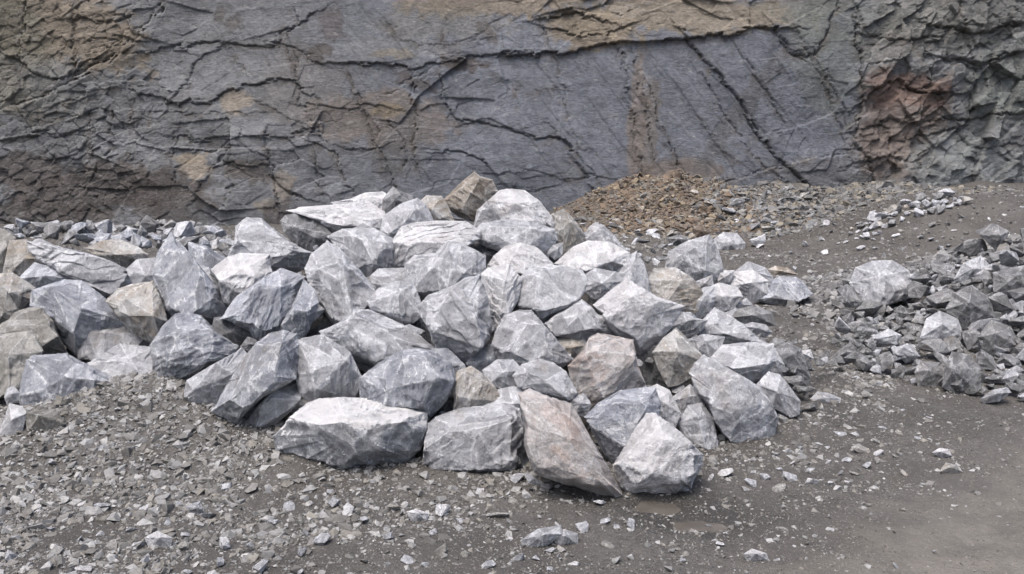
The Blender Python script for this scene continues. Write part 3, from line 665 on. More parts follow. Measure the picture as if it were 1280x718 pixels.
Bl('flat olive slab half buried in gravel beside the cream-white stone', '32,515 68,512 82,530 62,543 35,540 50,520', 'o', base=True, thick=.9)
# ---- left part of the main heap
Bm('tall pyramid-shaped blue-grey boulder between the left heap and the main heap', '215,292 236,315 252,337 272,360 285,383 278,400 240,405 213,403 200,388 193,345 198,318 232,312,-10 245,345,-26 262,378,-30 240,390,-34 210,385,-22 205,345,-10', 'b', dd=-.1)
Bm('thin fin of grey rock leaning on the right side of the pyramid boulder', '248,333 262,337 271,353 287,379 280,388 266,372 264,350', 'g', thick=.9)
Bm('tall round-topped pale boulder at the left shoulder of the main heap', '286,322 296,300 297,285 310,274 328,275 345,290 372,308 390,316 384,334 350,347 320,345 340,296,-22 318,318,-12 338,332,-28', 'g')
Bm('chalky white broken boulder below the round-topped boulder', '266,338 285,324 300,319 335,320 338,345 330,366 310,372 290,382 280,375 274,352 300,340,-28 318,346,-30', 'w', dd=-.1)
Bm('big leaning bluish boulder with a diagonal crack along its right side', '335,345 350,337 380,348 365,388 350,410 345,430 325,432 312,412 290,402 277,399 296,372 318,357 350,360,-24 325,395,-28', 'b', dd=-.15)
Bm('narrow blue slab right of the diagonal crack', '379,351 392,365 397,379 386,410 375,430 352,420 349,408 364,387 383,390,-20', 'b', dd=-.12)
Bm('dark layered block under the big leaning bluish boulder', '270,399 300,396 312,402 313,426 300,434 285,430 266,422 290,415', 'd', dd=.05)
Bm('small thin plate between the blue slab and a dark hollow', '396,379 407,387 392,403 386,408 394,390', 'g', dd=.1)
Bm('dark blue boulder deep in the hollow left of the tilted diamond boulder', '380,420 395,390 407,382 420,405 415,425 392,430 400,405', 'd', dd=.45)
Bm('small dark rock jammed under the dark layered block', '300,434 310,421 320,425 324,432 316,444 303,442 312,430', 'd')
Bm('rounded blue-grey boulder with white scars standing on the gravel', '190,432 205,410 220,395 232,392 252,397 268,415 296,432 292,446 262,456 238,472 215,478 200,470 192,445 222,415,-20 242,422,-30 250,446,-26 212,452,-22', 'b', dd=-.1)
Bm('pale rough slab-sided boulder lying on the gravel by the rounded blue one', '233,488 236,475 270,455 300,437 309,447 300,466 285,492 268,512 245,510 233,500 245,486,-24 290,468,-26', 'g', dd=-.1)
Bm('large leaning blue boulder with a dark underside, knobbly at its top', '266,512 280,488 300,455 320,430 335,419 352,415 369,420 373,442 368,474 342,480 330,495 312,512 298,528 272,516 320,434,-10 312,476,-32 338,474,-32 288,500,-26 350,432,-22', 'b', dd=-.2)
Bm('flat pale slab tilted against the leaning blue boulder at the foot of the heap', '298,541 312,520 330,498 343,475 375,471 383,475 377,502 350,526 318,545 376,500,-14 320,537,-12 345,488,-12', 'g', base=True, thick=.45, dd=-.05)
Bm('grey boulder with a pale peaked top above the long white-topped boulder', '371,468 373,426 405,421 436,441 452,475 442,497 395,505 376,492 390,463,-33 430,452,-26 396,484,-36 400,440,-10', 'g', dd=-.1)
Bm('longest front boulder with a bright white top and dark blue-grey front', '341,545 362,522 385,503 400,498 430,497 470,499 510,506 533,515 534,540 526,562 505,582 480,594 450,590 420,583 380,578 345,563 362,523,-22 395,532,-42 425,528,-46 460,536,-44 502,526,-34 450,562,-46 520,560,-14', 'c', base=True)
# white top of that boulder is light from above, painted into its material
Bm('faceted dark blue boulder with white edges behind the longest front boulder', '451,472 475,455 503,440 520,437 542,441 562,455 567,476 556,500 536,521 520,512 480,508 453,503 505,444,-14 526,442,-14 562,478,-18 488,486,-36 530,514,-12 545,472,-36', 'b', dd=-.12)
Bm('small bluish block right of the faceted dark blue boulder', '540,438 560,438 579,457 580,464 568,474 556,476 545,455', 'b', dd=-.02)
Bm('wide flat-topped grey boulder in the lower middle left of the heap', '402,414 425,404 440,394 442,388 463,389 490,401 512,411 546,437 520,446 505,444 470,456 445,448 425,436 404,421 452,418,-24 472,450,-28 503,428,-26', 'g')
Bm('tilted diamond-shaped boulder with a split face left of the middle', '410,303 425,312 450,340 471,366 466,376 452,390 440,398 432,404 418,407 404,385 388,358 383,337 391,320 424,350,-26 418,398,-18 428,328,-22 400,338,-20', 'g', dd=-.08)
Bm('grey squarish boulder right of the tip of the tilted diamond boulder', '411,297 430,288 465,287 490,300 494,313 493,340 462,347 440,336 450,297,-16 482,306,-24 465,328,-30', 'g')
Bm('dark rough boulder under the white slab at the top left of the heap', '353,278 359,271 375,268 395,275 413,293 405,304 390,314 372,306 358,291 370,285,-20 395,298,-16', 'd')
Bm('bright white smooth slab on the top left of the heap', '362,264 380,259 420,257 460,254 476,265 479,278 455,284 440,289 415,292 398,278 372,268 412,272,-16 450,268,-16', 'w', thick=.4)
Bm('cream ridge of rock standing behind the bright white slab', '417,253 440,249 455,243 475,241 486,247 480,264 470,272 450,264 425,262 460,252,-12', 'w', dd=.25)
Bm('small dark jagged boulder on the skyline behind the cream ridge', '481,250 492,236 500,241 513,246 515,256 505,264 490,272 480,264 495,250', 'd', dd=.2)
Bm('pale pointed boulder in front of the small dark jagged one', '478,288 482,270 503,256 520,250 531,258 541,280 522,291 497,302 480,297 520,262,-16 508,276,-22 490,290,-18', 'g')
Bm('small grey boulder under the right end of the bright white slab', '440,288 455,280 475,275 482,286 478,298 460,300 462,284', 'g', dd=.15)
Bm('white-topped boulder with a dark left side near the top of the heap', '492,302 505,284 520,280 550,278 580,278 597,289 597,300 584,309 570,322 545,322 530,332 512,337 494,330 525,300,-26 506,305,-22 552,300,-30 578,300,-24', 'w')
Bm('brown weathered peak on the very top of the heap', '556,250 575,232 592,217 600,223 613,226 620,240 608,258 597,270 592,275 575,270 560,258 590,240,-16 576,262,-16 606,240,-10', 'y', dd=.1)
Bm('boulder with a sunlit-looking white cap right of the brown peak', '595,283 600,262 612,252 626,240 634,238 655,240 672,252 688,272 690,284 680,292 640,290 604,290 634,252,-12 660,256,-20 668,276,-26 622,256,-14 642,276,-26', 'w')
Bm('small tan-grey boulder left of the brown peak', '527,254 535,247 552,248 559,260 567,278 550,284 538,280 540,262,-18', 't', dd=.15)
Bm('long flat slab near the top of the heap, right of the white-topped boulder', '594,292 605,280 630,276 665,278 690,287 693,300 686,313 675,320 650,313 628,314 610,309 597,300 612,286,-10 660,287,-26 682,290,-18 632,302,-28', 'g', dd=-.05)
Bm('narrow upright tan slab on the right shoulder of the heap', '692,270 706,264 713,277 721,281 729,293 731,304 714,312 704,312 697,292 710,290,-14', 't', thick=.5)
Bm('small grey block left of the upright tan slab', '678,275 690,268 701,280 702,300 692,298 688,282', 'g', dd=.05)
Bm('small pale block under the upright tan slab', '690,306 704,303 703,319 694,326 684,317 697,312', 'g')
Bm('pale peaked boulder behind the wide pale one on the right shoulder', '730,302 738,286 746,280 756,284 769,298 785,316 785,324 765,320 740,308 752,287,-8 757,304,-12', 'g', dd=.1)
Bm('wide pale low boulder on the right shoulder of the heap', '696,329 718,310 735,303 760,304 783,316 782,332 766,347 745,347 725,340 705,337 722,330,-24 762,326,-26', 'w', dd=-.05)
Bm('pointed boulder with a dark triangular side at the right shoulder', '765,347 785,322 795,317 804,331 809,350 813,367 800,367 788,354 790,332,-20 797,350,-16', 'g', dd=-.05)
Bm('grey block between the wide pale boulder and the tilted square boulder', '728,348 745,338 768,342 778,352 768,366 748,380 733,364 752,355,-22', 'g', dd=.05)
Bm('big white-scarred boulder in the upper centre of the heap', '507,350 509,330 520,320 545,317 560,302 570,304 588,312 604,320 605,345 600,366 585,372 560,362 528,372 515,364 545,334,-26 580,340,-32 519,362,-14 556,358,-26', 'g', dd=-.08)
Bm('large boulder with a dark right flank in the centre of the heap', '524,383 537,371 562,361 580,350 598,346 607,370 613,405 610,424 600,434 582,452 565,447 545,434 538,412 528,397 572,376,-20 594,396,-30 588,428,-26 560,416,-28', 'g', dd=-.22)
Bm('folded whitish boulder right of the large central boulder', '603,345 612,338 636,334 645,344 651,352 646,376 635,396 626,413 613,419 607,392 630,352,-20 628,386,-24', 'w', dd=-.05)
Bm('fan-shaped ridged boulder above the folded whitish boulder', '606,341 620,320 635,307 650,301 662,303 680,320 698,338 680,340 655,342 630,340 612,346 652,306,0 650,330,-18', 'w', dd=.08)
Bm('grey six-sided block with a dark underside, right of the centre', '645,376 650,350 665,336 700,334 725,340 732,351 729,366 715,382 690,400 678,403 668,390 652,386 670,380,-26 716,377,-24 672,344,-12', 'g', dd=-.12)
Bm('pale tent-shaped boulder in the centre of the heap', '617,432 622,415 632,396 650,390 665,390 680,408 716,449 702,458 675,458 655,470 630,458 660,407,-14 684,440,-26 642,440,-26', 'g', dd=-.15)
Bm('low grey wedge with a shaded front under the six-sided block', '683,404 695,395 727,376 738,385 745,393 756,396 763,413 760,421 720,424 695,421 727,380,-8 724,394,-20 748,408,-28 698,418,-16', 'g', dd=-.02)
Bm('tan stone showing in the gap left of the pinkish boulder', '698,426 712,420 728,425 734,432 724,446 712,450 702,436 716,434', 't', dd=.22)
Bm('tilted square pale boulder on the right side of the heap', '743,382 765,365 785,350 800,360 820,372 854,383 850,392 835,412 816,434 800,442 785,431 765,413 755,397 782,410,-22 800,426,-20 792,372,-16', 'w', dd=-.15, thick=.4)
Bm('pinkish-tan blocky boulder right of the centre of the heap', '712,458 730,440 737,425 748,419 765,422 790,427 793,442 795,457 808,486 792,498 760,510 735,510 720,494 739,455,-16 764,427,-8 768,466,-28 755,497,-18 742,441,-12', 'p', dd=-.12)
Bm('dark blue boulder deep in the shade under the tilted square boulder', '788,440 820,428 838,412 850,440 852,472 832,488 808,484 796,464 825,450,-10', 'd', dd=.3)
Bm('small bluish boulder under the dark-flanked central boulder', '585,454 600,433 622,433 628,441 620,457 606,468 590,460 610,449,-18', 'b', dd=.05)
Bm('small faceted grey stone left of the low oval boulder', '606,464 622,452 640,452 651,463 641,485 625,484 612,477 629,466,-18', 'g', dd=-.12)
Bm('low oval boulder with a shaded lower side above the pinkish front boulder', '644,470 655,457 675,451 690,455 705,465 719,490 716,499 700,505 680,497 650,484 662,466,-16 705,495,-22 680,476,-26', 'g', dd=-.15)
Bm('pale stone with a pointed top behind the flat-topped front boulder', '564,482 575,465 590,460 603,469 618,485 628,502 600,516 568,517 570,497 582,468,-8 590,496,-18', 't', dd=-.05)
Bm('square front boulder with a flat pale top and striped grey front', '526,583 530,562 535,530 545,521 575,511 630,504 649,511 658,540 659,585 640,588 600,593 545,591 560,540,-34 592,538,-38 638,524,-32 640,582,-30 545,587,-24 600,590,-36', 'g', base=True)
Bm('large pinkish front boulder tapering to a point at the lower right', '655,556 657,532 650,508 648,492 665,486 690,497 715,505 724,520 737,545 760,582 786,626 780,632 755,618,8 735,608,22 700,600,38 672,594,48 660,551,-26 718,550,-38 668,590,-20 748,602,-28 700,520,-22', 'p', base=True, dd=.05)
Bm('low grey slab showing between the flat-topped and the pinkish front boulders', '596,512 602,500 620,490 640,485 662,488 672,505 660,530 630,528 605,520 640,505,-14', 'g', dd=.02)
Bm('small smooth stone between the pinkish blocky and pinkish front boulders', '711,498 730,492 739,505 734,522 718,518 725,505', 'g', dd=-.05)
Bm('dark blue boulder with a white top ridge behind the bright front boulder', '733,522 750,505 775,491 805,486 818,487 824,508 820,530 800,552 785,562 770,582 758,570 740,535 762,508,-18 806,506,-22 790,540,-28', 'b', dd=-.15)
Bm('small folded white boulder behind the tip of the bright front boulder', '805,518 808,490 822,483 836,490 849,516 842,533 820,530 824,500,-14', 'w', dd=-.1)
Bm('bright white-blue boulder at the front right corner of the heap', '767,582 780,560 795,535 808,517 820,517 850,540 868,558 879,568 878,582 867,600 864,610 830,620 792,625 775,612 820,520,-2 776,578,-26 815,592,-40 860,588,-30 850,560,-24 792,608,-28 830,548,-28', 'w', base=True, dd=.05)
Bm('small pale stone behind the wedge right of the bright front boulder', '834,503 862,483 880,497 876,515 852,524 840,515 862,496,-18', 'g', dd=.0)
Bm('tapering grey wedge between the bright front boulder and the big right one', '847,530 860,508 878,504 891,524 899,563 888,575 866,568 856,550 872,520,-20 882,560,-24', 'g', base=True, dd=.1)
Bm('speckled pitted boulder left of the big right-hand boulder', '817,442 830,425 846,412 854,420 872,440 882,452 870,466 855,478 836,482 826,463 846,440,-22', 't', dd=-.15)
Bm('big upright grey boulder with a dark stain on the right of the heap', '861,467 868,455 880,444 895,449 920,466 950,484 965,504 973,522 968,547 958,572 930,566 912,557 893,530 883,506 870,492 886,508,-16 912,550,-18 896,466,-16 945,502,-26 922,520,-30', 'g', base=True, dd=.15)
Bm('smooth pale oval boulder on the right edge of the heap', '948,482 962,467 975,471 998,500 997,516 986,520 965,507 972,490,-20', 'g', dd=-.08)
Bm('dark grey rock under the smooth pale oval boulder', '962,522 975,514 987,518 992,530 976,540 963,536 976,525', 'd', base=True, dd=.1)
Bm('long pale slab at the upper right side of the heap', '872,417 882,400 895,386 915,397 935,412 957,429 950,436 920,436 908,434 888,427 905,416,-14 935,424,-12', 'g')
Bm('concave grey boulder under the long pale slab', '892,447 905,433 935,430 964,431 967,452 952,472 935,478 914,462 900,457 932,436,-4 955,455,-26 920,452,-18', 'g', dd=-.08)
Bm('flat grey block left of the concave boulder', '861,426 880,420 903,423 897,441 886,450 870,440 882,428,-12', 'g', dd=-.02)
Bm('small grey boulder at the right corner of the tilted square boulder', '838,410 855,392 868,399 882,401 874,414 856,422 845,418 858,402', 'g', dd=.02)
Bm('slim grey stone standing beside the concave boulder', '953,428 966,434 979,455 976,467 962,464 955,446 967,448', 'g')
Bm('grey boulder with a dark right side at the far right of the heap', '968,438 985,431 1000,438 1011,470 1008,482 998,478 984,470 976,450 990,445', 'd', dd=.1)
Bm('thin pale plate at the far right tip of the heap', '996,440 1013,437 1018,449 1004,454 1006,443', 'w', dd=.1)
Bm('small grey boulder beside the tilted diamond boulder, under a flat stone', '461,378 475,362 495,354 515,356 523,376 526,393 515,402 502,404 484,396 467,388 500,366,-14 486,390,-18', 'g', dd=-.05)
Bm('small flat stone left of the big white-scarred boulder', '466,346 475,338 505,337 508,350 490,357 478,362 468,354 488,346,-12', 'g', dd=.05)
Bm('dark boulder in the hollow below the big white-scarred boulder', '500,400 520,385 540,392 548,425 530,436 508,420 525,405', 'd', dd=.4)
Bm('dark block in the hollow under the long flat slab near the top', '580,308 600,302 630,312 636,325 612,338 590,330 605,318', 'd', dd=.35)
Bm('dark boulder in the gap between the faceted blue and square front boulders', '535,530 552,500 570,488 575,515 560,530 556,512', 'd', dd=.25)
# ---- blocks behind on the right
Bq('tall pale block standing alone behind the right end of the heap', '833,337 838,315 860,303 885,296 893,305 902,335 900,347 885,357 850,354 835,343 882,304,-8 852,320,-18 880,338,-20', 'g', dd=.2)
Bq('small pale block touching the right side of the tall pale block', '892,302 905,293 920,294 929,305 926,319 908,322 898,314 912,304', 'g', dd=.6)
Bq('crumbly block with a white top and a dark hollow in its face', '899,288 908,275 920,272 936,288 936,297 920,300 905,296 918,284', 'w', dd=1.2)
Bq('brownish-grey block at the foot of the tall pale block', '809,352 820,338 845,337 865,350 876,366 871,388 850,400 834,394 815,374 851,352,-14 835,376,-20', 't', dd=.1)
Bq('grey block right of the brownish-grey block', '867,372 878,362 892,360 893,372 886,390 868,400 855,392 876,376', 'g', dd=.1)
Bq('block with a bright white top in the middle of the right group', '887,362 900,356 920,361 926,371 915,385 902,390 892,378 902,371,-18', 'w')
Bq('small pale block in front of the tall pale block', '870,352 890,344 893,360 880,368 870,364 882,354', 'g', dd=.1)
Bq('pale square stone beside the rounded whitish block', '897,338 919,338 913,353 905,358 897,352 906,346', 'w', dd=.1)
Bq('grey block behind the rounded whitish block', '920,341 936,329 955,336 963,346 960,356 940,356 942,340', 'g', dd=.4)
Bq('rounded whitish block of the right group', '911,358 920,342 940,340 958,352 956,367 940,377 925,371 938,354,-20', 'w', dd=.05)
Bq('long dark-sided block at the right end of the group, on bare dirt', '942,374 950,358 975,346 995,347 1005,355 1016,368 1000,377 990,384 965,382 976,352,-8 968,372,-20', 'b', base=True)
Bq('flat orange-tan slab resting behind the long dark-sided block', '957,337 970,333 985,335 998,343 980,346 963,345 976,339', 'y', dd=.5, thick=.5)
Bq('lone pale triangular stone on the dirt behind the group', '937,300 957,292 957,303 948,311 940,304 949,300', 'g', base=True)
Bq('small brown block behind the tall pale block', '865,286 880,281 888,290 886,298 868,299 876,288', 'u', base=True)
Bq('low dark slab behind the tall pale block', '833,298 850,293 863,300 856,308 838,307 848,299', 'k', dd=.5)
Bq('crushed grey rock lying at the right foot of the group', '918,397 925,387 945,384 962,392 966,406 940,407 942,394', 'k', dd=.05)
Bq('small round grey stone between two white-topped blocks', '918,380 933,373 942,382 932,391 922,388 931,381', 'g')
Bq('flat grey stone below the crushed grey rock', '924,408 940,403 957,406 966,416 955,422 935,418 945,410', 'g')
# ---- traced blocks of the right-hand rubble heap
GT = 'large blocks of the rubble heap at the right'
def Bt(l, s, c='k', **k): return B(l, s, c, group=GT, name='boulder', **k)
Bt('biggest pale round boulder at the left end of the right rubble heap', '1062,354 1070,335 1090,327 1115,326 1135,338 1147,357 1142,372 1115,380 1095,388 1074,396 1068,376 1100,345,-26 1120,360,-28', 'g', base=True, dd=-.5)
Bt('pale rounded block in the middle of the right rubble heap', '1153,421 1160,400 1175,391 1195,400 1203,421 1190,428 1165,432 1178,406', 'g', dd=-.1)
Bt('large dark block with a pale line near the foot of the right rubble heap', '1178,484 1183,455 1190,440 1210,444 1226,460 1226,492 1200,495 1192,462,-20', 'k', base=True)
Bt('grey wedge pointing left at the left foot of the right rubble heap', '1026,458 1045,441 1062,428 1074,440 1072,453 1045,459 1058,440', 'k', base=True)
Bt('dark lumpy block left of the one with a pale line', '1144,466 1150,452 1175,454 1186,474 1170,488 1148,484 1162,462', 'k', base=True)
Bt('dark square block high on the right rubble heap at the photo edge', '1244,342 1280,334 1305,340 1302,370 1270,376 1245,364 1270,346,-15', 'k')
Bt('big dark block on the upper left slope of the right rubble heap', '1184,387 1195,368 1215,359 1236,375 1241,396 1215,417 1194,402 1212,378', 'k', dd=-.1)
Bt('flat pale slab at the foot of the right rubble heap', '1225,499 1240,488 1258,484 1264,491 1248,502 1230,505 1246,492', 'g', base=True)
Bt('dark pointed block near the right end of the rubble heap', '1224,422 1240,402 1262,410 1276,436 1255,447 1234,442 1245,418', 'k')
Bt('angular light block at the top edge of the right rubble heap', '1195,348 1206,330 1225,322 1240,338 1226,352 1206,356 1216,336', 'g')
def rnd_pts(sx, sy, sz, k=12):
    q = rng.normal(size=(k, 3)); q /= np.linalg.norm(q, axis=1)[:, None]
    q *= np.array([sx, sy, sz]) * rng.uniform(.8, 1.05, (k, 1)); return q

# boulders deep between the others, seen only through the gaps
def filler(cx, cy, size, label, group):
    z = float(piles(np.array([cx]), np.array([cy]))[0]) - 0.30
    pts = rnd_pts(.5, .42, .40, 12) * size
    pts = pts @ rot_xyz(random.gauss(0, .5), random.gauss(0, .5), random.uniform(0, 6.28)).T + np.array([cx, cy, z])
    o, _ = rock_mesh('boulder', pts, 30, M[random.choice('gbdg')]); tag(o, label, 'boulder', group)
for i in range(9):
    for j in range(5):
        x, y = -3.0 + i * .64 + random.uniform(-.15, .15), 6.2 + j * .62 + random.uniform(-.12, .12)
        if float(piles(np.array([x]), np.array([y]))[0]) < 0.32: continue
        filler(x, y, random.uniform(.62, .8), 'mostly hidden boulder deep in the gaps between the front ones of the main heap', 'hidden boulders inside the main heap')
for i in range(6):
    for j in range(3):
        x, y = -6.3 + i * .6 + random.uniform(-.15, .15), 7.7 + j * .7
        if float(piles(np.array([x]), np.array([y]))[0]) < 0.3: continue
        filler(x, y, random.uniform(.6, .75), 'mostly hidden boulder deep in the gaps of the left heap', 'hidden boulders inside the left heap')
# ------------------------------------------------------------------ smaller rocks, each an object of its own
def inside(poly, u, v):
    c = False; j = len(poly) - 1
    for i in range(len(poly)):
        (a, b), (c_, d) = poly[i], poly[j]
        if (b > v) != (d > v) and u < (c_ - a) * (v - b) / (d - b) + a: c = not c
        j = i
    return c
def scatter_px(poly, count, s0, s1, mind, hfun, prob=None, tries=60000, avoid=()):
    """world positions whose picture falls in a region of the photo; sizes in photo pixels."""
    us = [p[0] for p in poly]; vs = [p[1] for p in poly]; out = []
    Dg = np.arange(3.2, 27, 0.03)
    for _ in range(tries):
        if len(out) >= count: break
        u, v = random.uniform(min(us), max(us)), random.uniform(min(vs), max(vs))
        if not inside(poly, u, v): continue
        s = s0 + (s1 - s0) * random.random() ** 2.0
        if any((u - a[0]) ** 2 + (v - a[1]) ** 2 < (mind * (s + a[2]) * 0.5) ** 2 for a in out): continue
        if any(b[0] - 1 < u < b[2] + 1 and b[1] - 1 < v < b[3] + 1 for b in avoid): continue
        out.append((u, v, s))
    res = []
    for u, v, s in sorted(out, key=lambda t: -t[2]):
        P_ = at(np.full(Dg.shape, u), np.full(Dg.shape, v), Dg); hit = np.nonzero(P_[:, 2] < hfun(P_[:, 0], P_[:, 1]))[0]
        if not len(hit): continue
        D = Dg[hit[0]]; res.append((P_[hit[0]], s * D / F, u, v, s))
    return res
def small_rock(name, pos, size, col, label, cat, group, flat=0.6, px=15, sink=0.25):
    a = random.uniform(.8, 1.25); pts = rnd_pts(.55 * a, .55 / a, .5 * flat, 11) * size
    pts = pts @ rot_xyz(random.gauss(0, .35), random.gauss(0, .35), random.uniform(0, 6.28)).T
    pts = pts + np.array(pos) + np.array([0, 0, size * flat * (0.5 - sink)])
    o, _ = rock_mesh(name, pts, int(np.clip(px * .75, 7, 26)), M[col], 0.9, smooth=px > 13)
    tag(o, label, cat, group); return o
surf = lambda X, Y: np.maximum(base_ground(X, Y), piles(X, Y))

# right-hand rubble heap
heap = [(1022, 458), (1045, 430), (1060, 400), (1050, 380), (1062, 352), (1100, 330), (1150, 345), (1175, 330), (1200, 318), (1240, 308), (1300, 296), (1305, 505), (1262, 500), (1200, 492), (1150, 484), (1090, 468)]
big = [b for b, D, o in BOULDERS if o['group'] == GT]
inner = [(b[0] + 6, b[1] + 5, b[2] - 6, b[3] - 6) for b in big]
for P_, s, u, v, px in scatter_px(heap, 285, 12, 42, 0.52, surf, avoid=inner):
    zone = 'at the upper edge of' if v < 350 else ('at the foot of' if v > 440 else 'in the middle of')
    side = ' right half' if u > 1180 else ' left half'
    kind = 'larger' if px > 22 else 'small'
    pale = random.random() < 0.22
    small_rock('rubble_block', P_ - np.array([0, 0, 0.0]), s * 1.15, 'g' if pale else 'k',
               f"{kind} {'pale' if pale else 'dark'} block {zone} the right rubble heap, its{side}", 'rock',
               f"{kind} {'pale' if pale else 'dark'} blocks {zone} the rubble heap,{side}", 0.8, px, 0.1)

# small broken stones caught between the boulders
for P_, s, u, v, px in scatter_px([(250, 500), (300, 340), (420, 290), (560, 290), (700, 290), (800, 330), (900, 400), (990, 440), (1000, 520), (900, 580), (780, 600), (400, 560)], 110, 9, 22, 0.9, lambda X, Y: piles(X, Y) - .04):
    d_ = random.choice('gbgkt'); nm = {'g': 'pale grey', 'b': 'bluish', 'k': 'dark', 't': 'tan'}[d_]; sd_ = 'left' if u < 520 else ('middle' if u < 760 else 'right')
    small_rock('wedged_stone', P_, s * 1.3, d_, f'small {nm} broken stone caught between boulders in the {sd_} of the main heap', 'stone', f'small {nm} stones between boulders, {sd_} of the main heap', .8, px, .3)
for P_, s, u, v, px in scatter_px([(940, 425), (985, 425), (1012, 445), (1015, 500), (995, 535), (965, 530)], 34, 9, 24, 0.5, lambda X, Y: np.maximum(base_ground(X, Y), piles(X, Y) + .02)):
    small_rock('wedged_stone', P_, s * 1.3, random.choice('k'), 'dark crushed stone at the right foot of the main heap', 'stone', 'dark crushed stones at the right foot of the main heap', .8, px, .2)

# row of blocks behind the left heap
row = [(-5, 296), (10, 290), (60, 287), (110, 290), (150, 288), (200, 286), (240, 287), (282, 296), (300, 322), (285, 335), (255, 330), (215, 312), (180, 318), (120, 312), (80, 306), (40, 300), (0, 305)]
def back_row(X, Y): return np.maximum(base_ground(X, Y), cone(X, Y, -6.5, 15.0, 5.6, 2.6, 0.62, 2.0) + cone(X, Y, -11.5, 15.0, 4.6, 2.6, 0.62, 2.0))
for P_, s, u, v, px in scatter_px(row, 110, 12, 30, 0.5, back_row):
    d = random.random(); kind = 'larger' if px > 15 else 'small'
    where = 'behind the long slab' if u < 110 else ('behind the tan boulder' if u < 185 else 'right of the pyramid boulder')
    small_rock('broken_block', P_, s * 1.2, 'g' if d < .35 else ('k' if d < .8 else 'b'), f"{kind} {'pale grey' if d < .35 else ('dark grey' if d < .8 else 'bluish')} block in the far row {where}", 'rock',
               f"{kind} {'pale' if d < .35 else ('dark' if d < .8 else 'bluish')} blocks of the far row {where}", 0.85, px, 0.1)

# scree at the foot of the cliff
def scree_n(poly, n, a, b, cols, text, mind=.6, flat=.45):
    for P_, s, u, v, px in scatter_px(poly, n, a, b, mind, surf):
        c = random.choice(cols); nm = {'u': 'rusty brown', 'k': 'dark slate-grey', 'g': 'pale grey', 'y': 'ochre-brown', 't': 'tan', 'o': 'olive grey', 'w': 'whitish', 'd': 'dark grey'}[c]
        kind = 'larger' if px > (a + b) / 2 else 'small'
        small_rock('scree_stone', P_, s * 1.2, c, f'{kind} {nm} stone {text}', 'rock', f'{kind} {nm} stones {text}', flat, px, 0.15)
scree_n([(745, 275), (790, 250), (840, 228), (880, 240), (905, 262), (880, 290), (800, 290)], 90, 6, 13, 'uuuuuuyyk', 'on the rusty scree cone under the cliff', .5)
scree_n([(880, 250), (930, 236), (985, 232), (1030, 262), (1050, 285), (960, 290), (890, 285)], 75, 7, 19, 'kkkkkdgo', 'on the dark scree right of the rusty cone', .5)
scree_n([(700, 270), (760, 285), (850, 292), (900, 295), (830, 330), (800, 335), (770, 300)], 46, 7, 17, 'gkktog', 'between the heap and the rusty scree cone', .55)
# white rocks along the crest of the dirt bank
scree_n([(1058, 292), (1085, 270), (1120, 256), (1200, 244), (1212, 256), (1150, 272), (1120, 284), (1080, 302)], 64, 6, 18, 'gggtk', 'along the crest of the dirt bank at the right', .5, .75)

# loose stones on the quarry floor
def loose(poly, n, a, b, cols, text, mind=1.1, flat=.55, kindname='loose_stone'):
    for P_, s, u, v, px in scatter_px(poly, n, a, b, mind, lambda X, Y: base_ground(X, Y)):
        c = random.choice(cols); nm = {'g': 'grey', 'w': 'whitish', 'o': 'olive grey', 'k': 'dark grey', 't': 'tan-grey', 'd': 'dark'}[c]
        kind = 'larger' if px > (a + b) / 2 else 'small'
        small_rock(kindname, P_, s * 1.1, c, f'{kind} {nm} stone {text}', 'stone', f'{kind} {nm} stones {text}', flat, px, 0.2)
main_gravel = lambda: None
loose([(0, 560), (100, 540), (120, 500), (220, 500), (300, 545), (420, 590), (440, 620), (250, 640), (0, 640)], 46, 11, 22, 'gogkt', 'on the gravel bank in front of the left heap')
loose([(0, 640), (440, 625), (560, 640), (560, 718), (0, 718)], 46, 12, 26, 'ggowg', 'in the lower left corner of the quarry floor')
loose([(560, 600), (660, 600), (780, 635), (800, 650), (780, 718), (560, 718)], 30, 11, 26, 'ggwto', 'on the floor just below the pinkish front boulder')
loose([(880, 600), (905, 575), (1000, 560), (1060, 540), (1110, 560), (1080, 600), (960, 620)], 30, 8, 20, 'gwwgt', 'on the dirt right of the bright front boulder')
loose([(1000, 490), (1060, 470), (1160, 500), (1180, 560), (1120, 600), (1040, 520)], 18, 9, 24, 'gggot', 'on the dirt in front of the right rubble heap', 1.5)
loose([(820, 640), (1000, 620), (1100, 600), (1280, 560), (1280, 718), (820, 718)], 14, 7, 15, 'gwg', 'on the smooth vehicle track', 2.5, .35)
loose([(900, 310), (960, 290), (1060, 290), (1180, 300), (1180, 315), (1060, 330), (1030, 380), (1000, 340)], 42, 5, 15, 'gwwkg', 'on the bare dirt slope behind the right-hand blocks', 1.4, .5)
loose([(1200, 256), (1290, 256), (1290, 296), (1190, 310), (1140, 300)], 22, 5, 13, 'gwkk', 'on the upper right dirt bank', 1.4, .5)
loose([(975, 395), (1040, 380), (1050, 420), (1020, 460), (1010, 430)], 8, 8, 16, 'gkk', 'between the main heap and the right rubble heap', 1.5, .5)
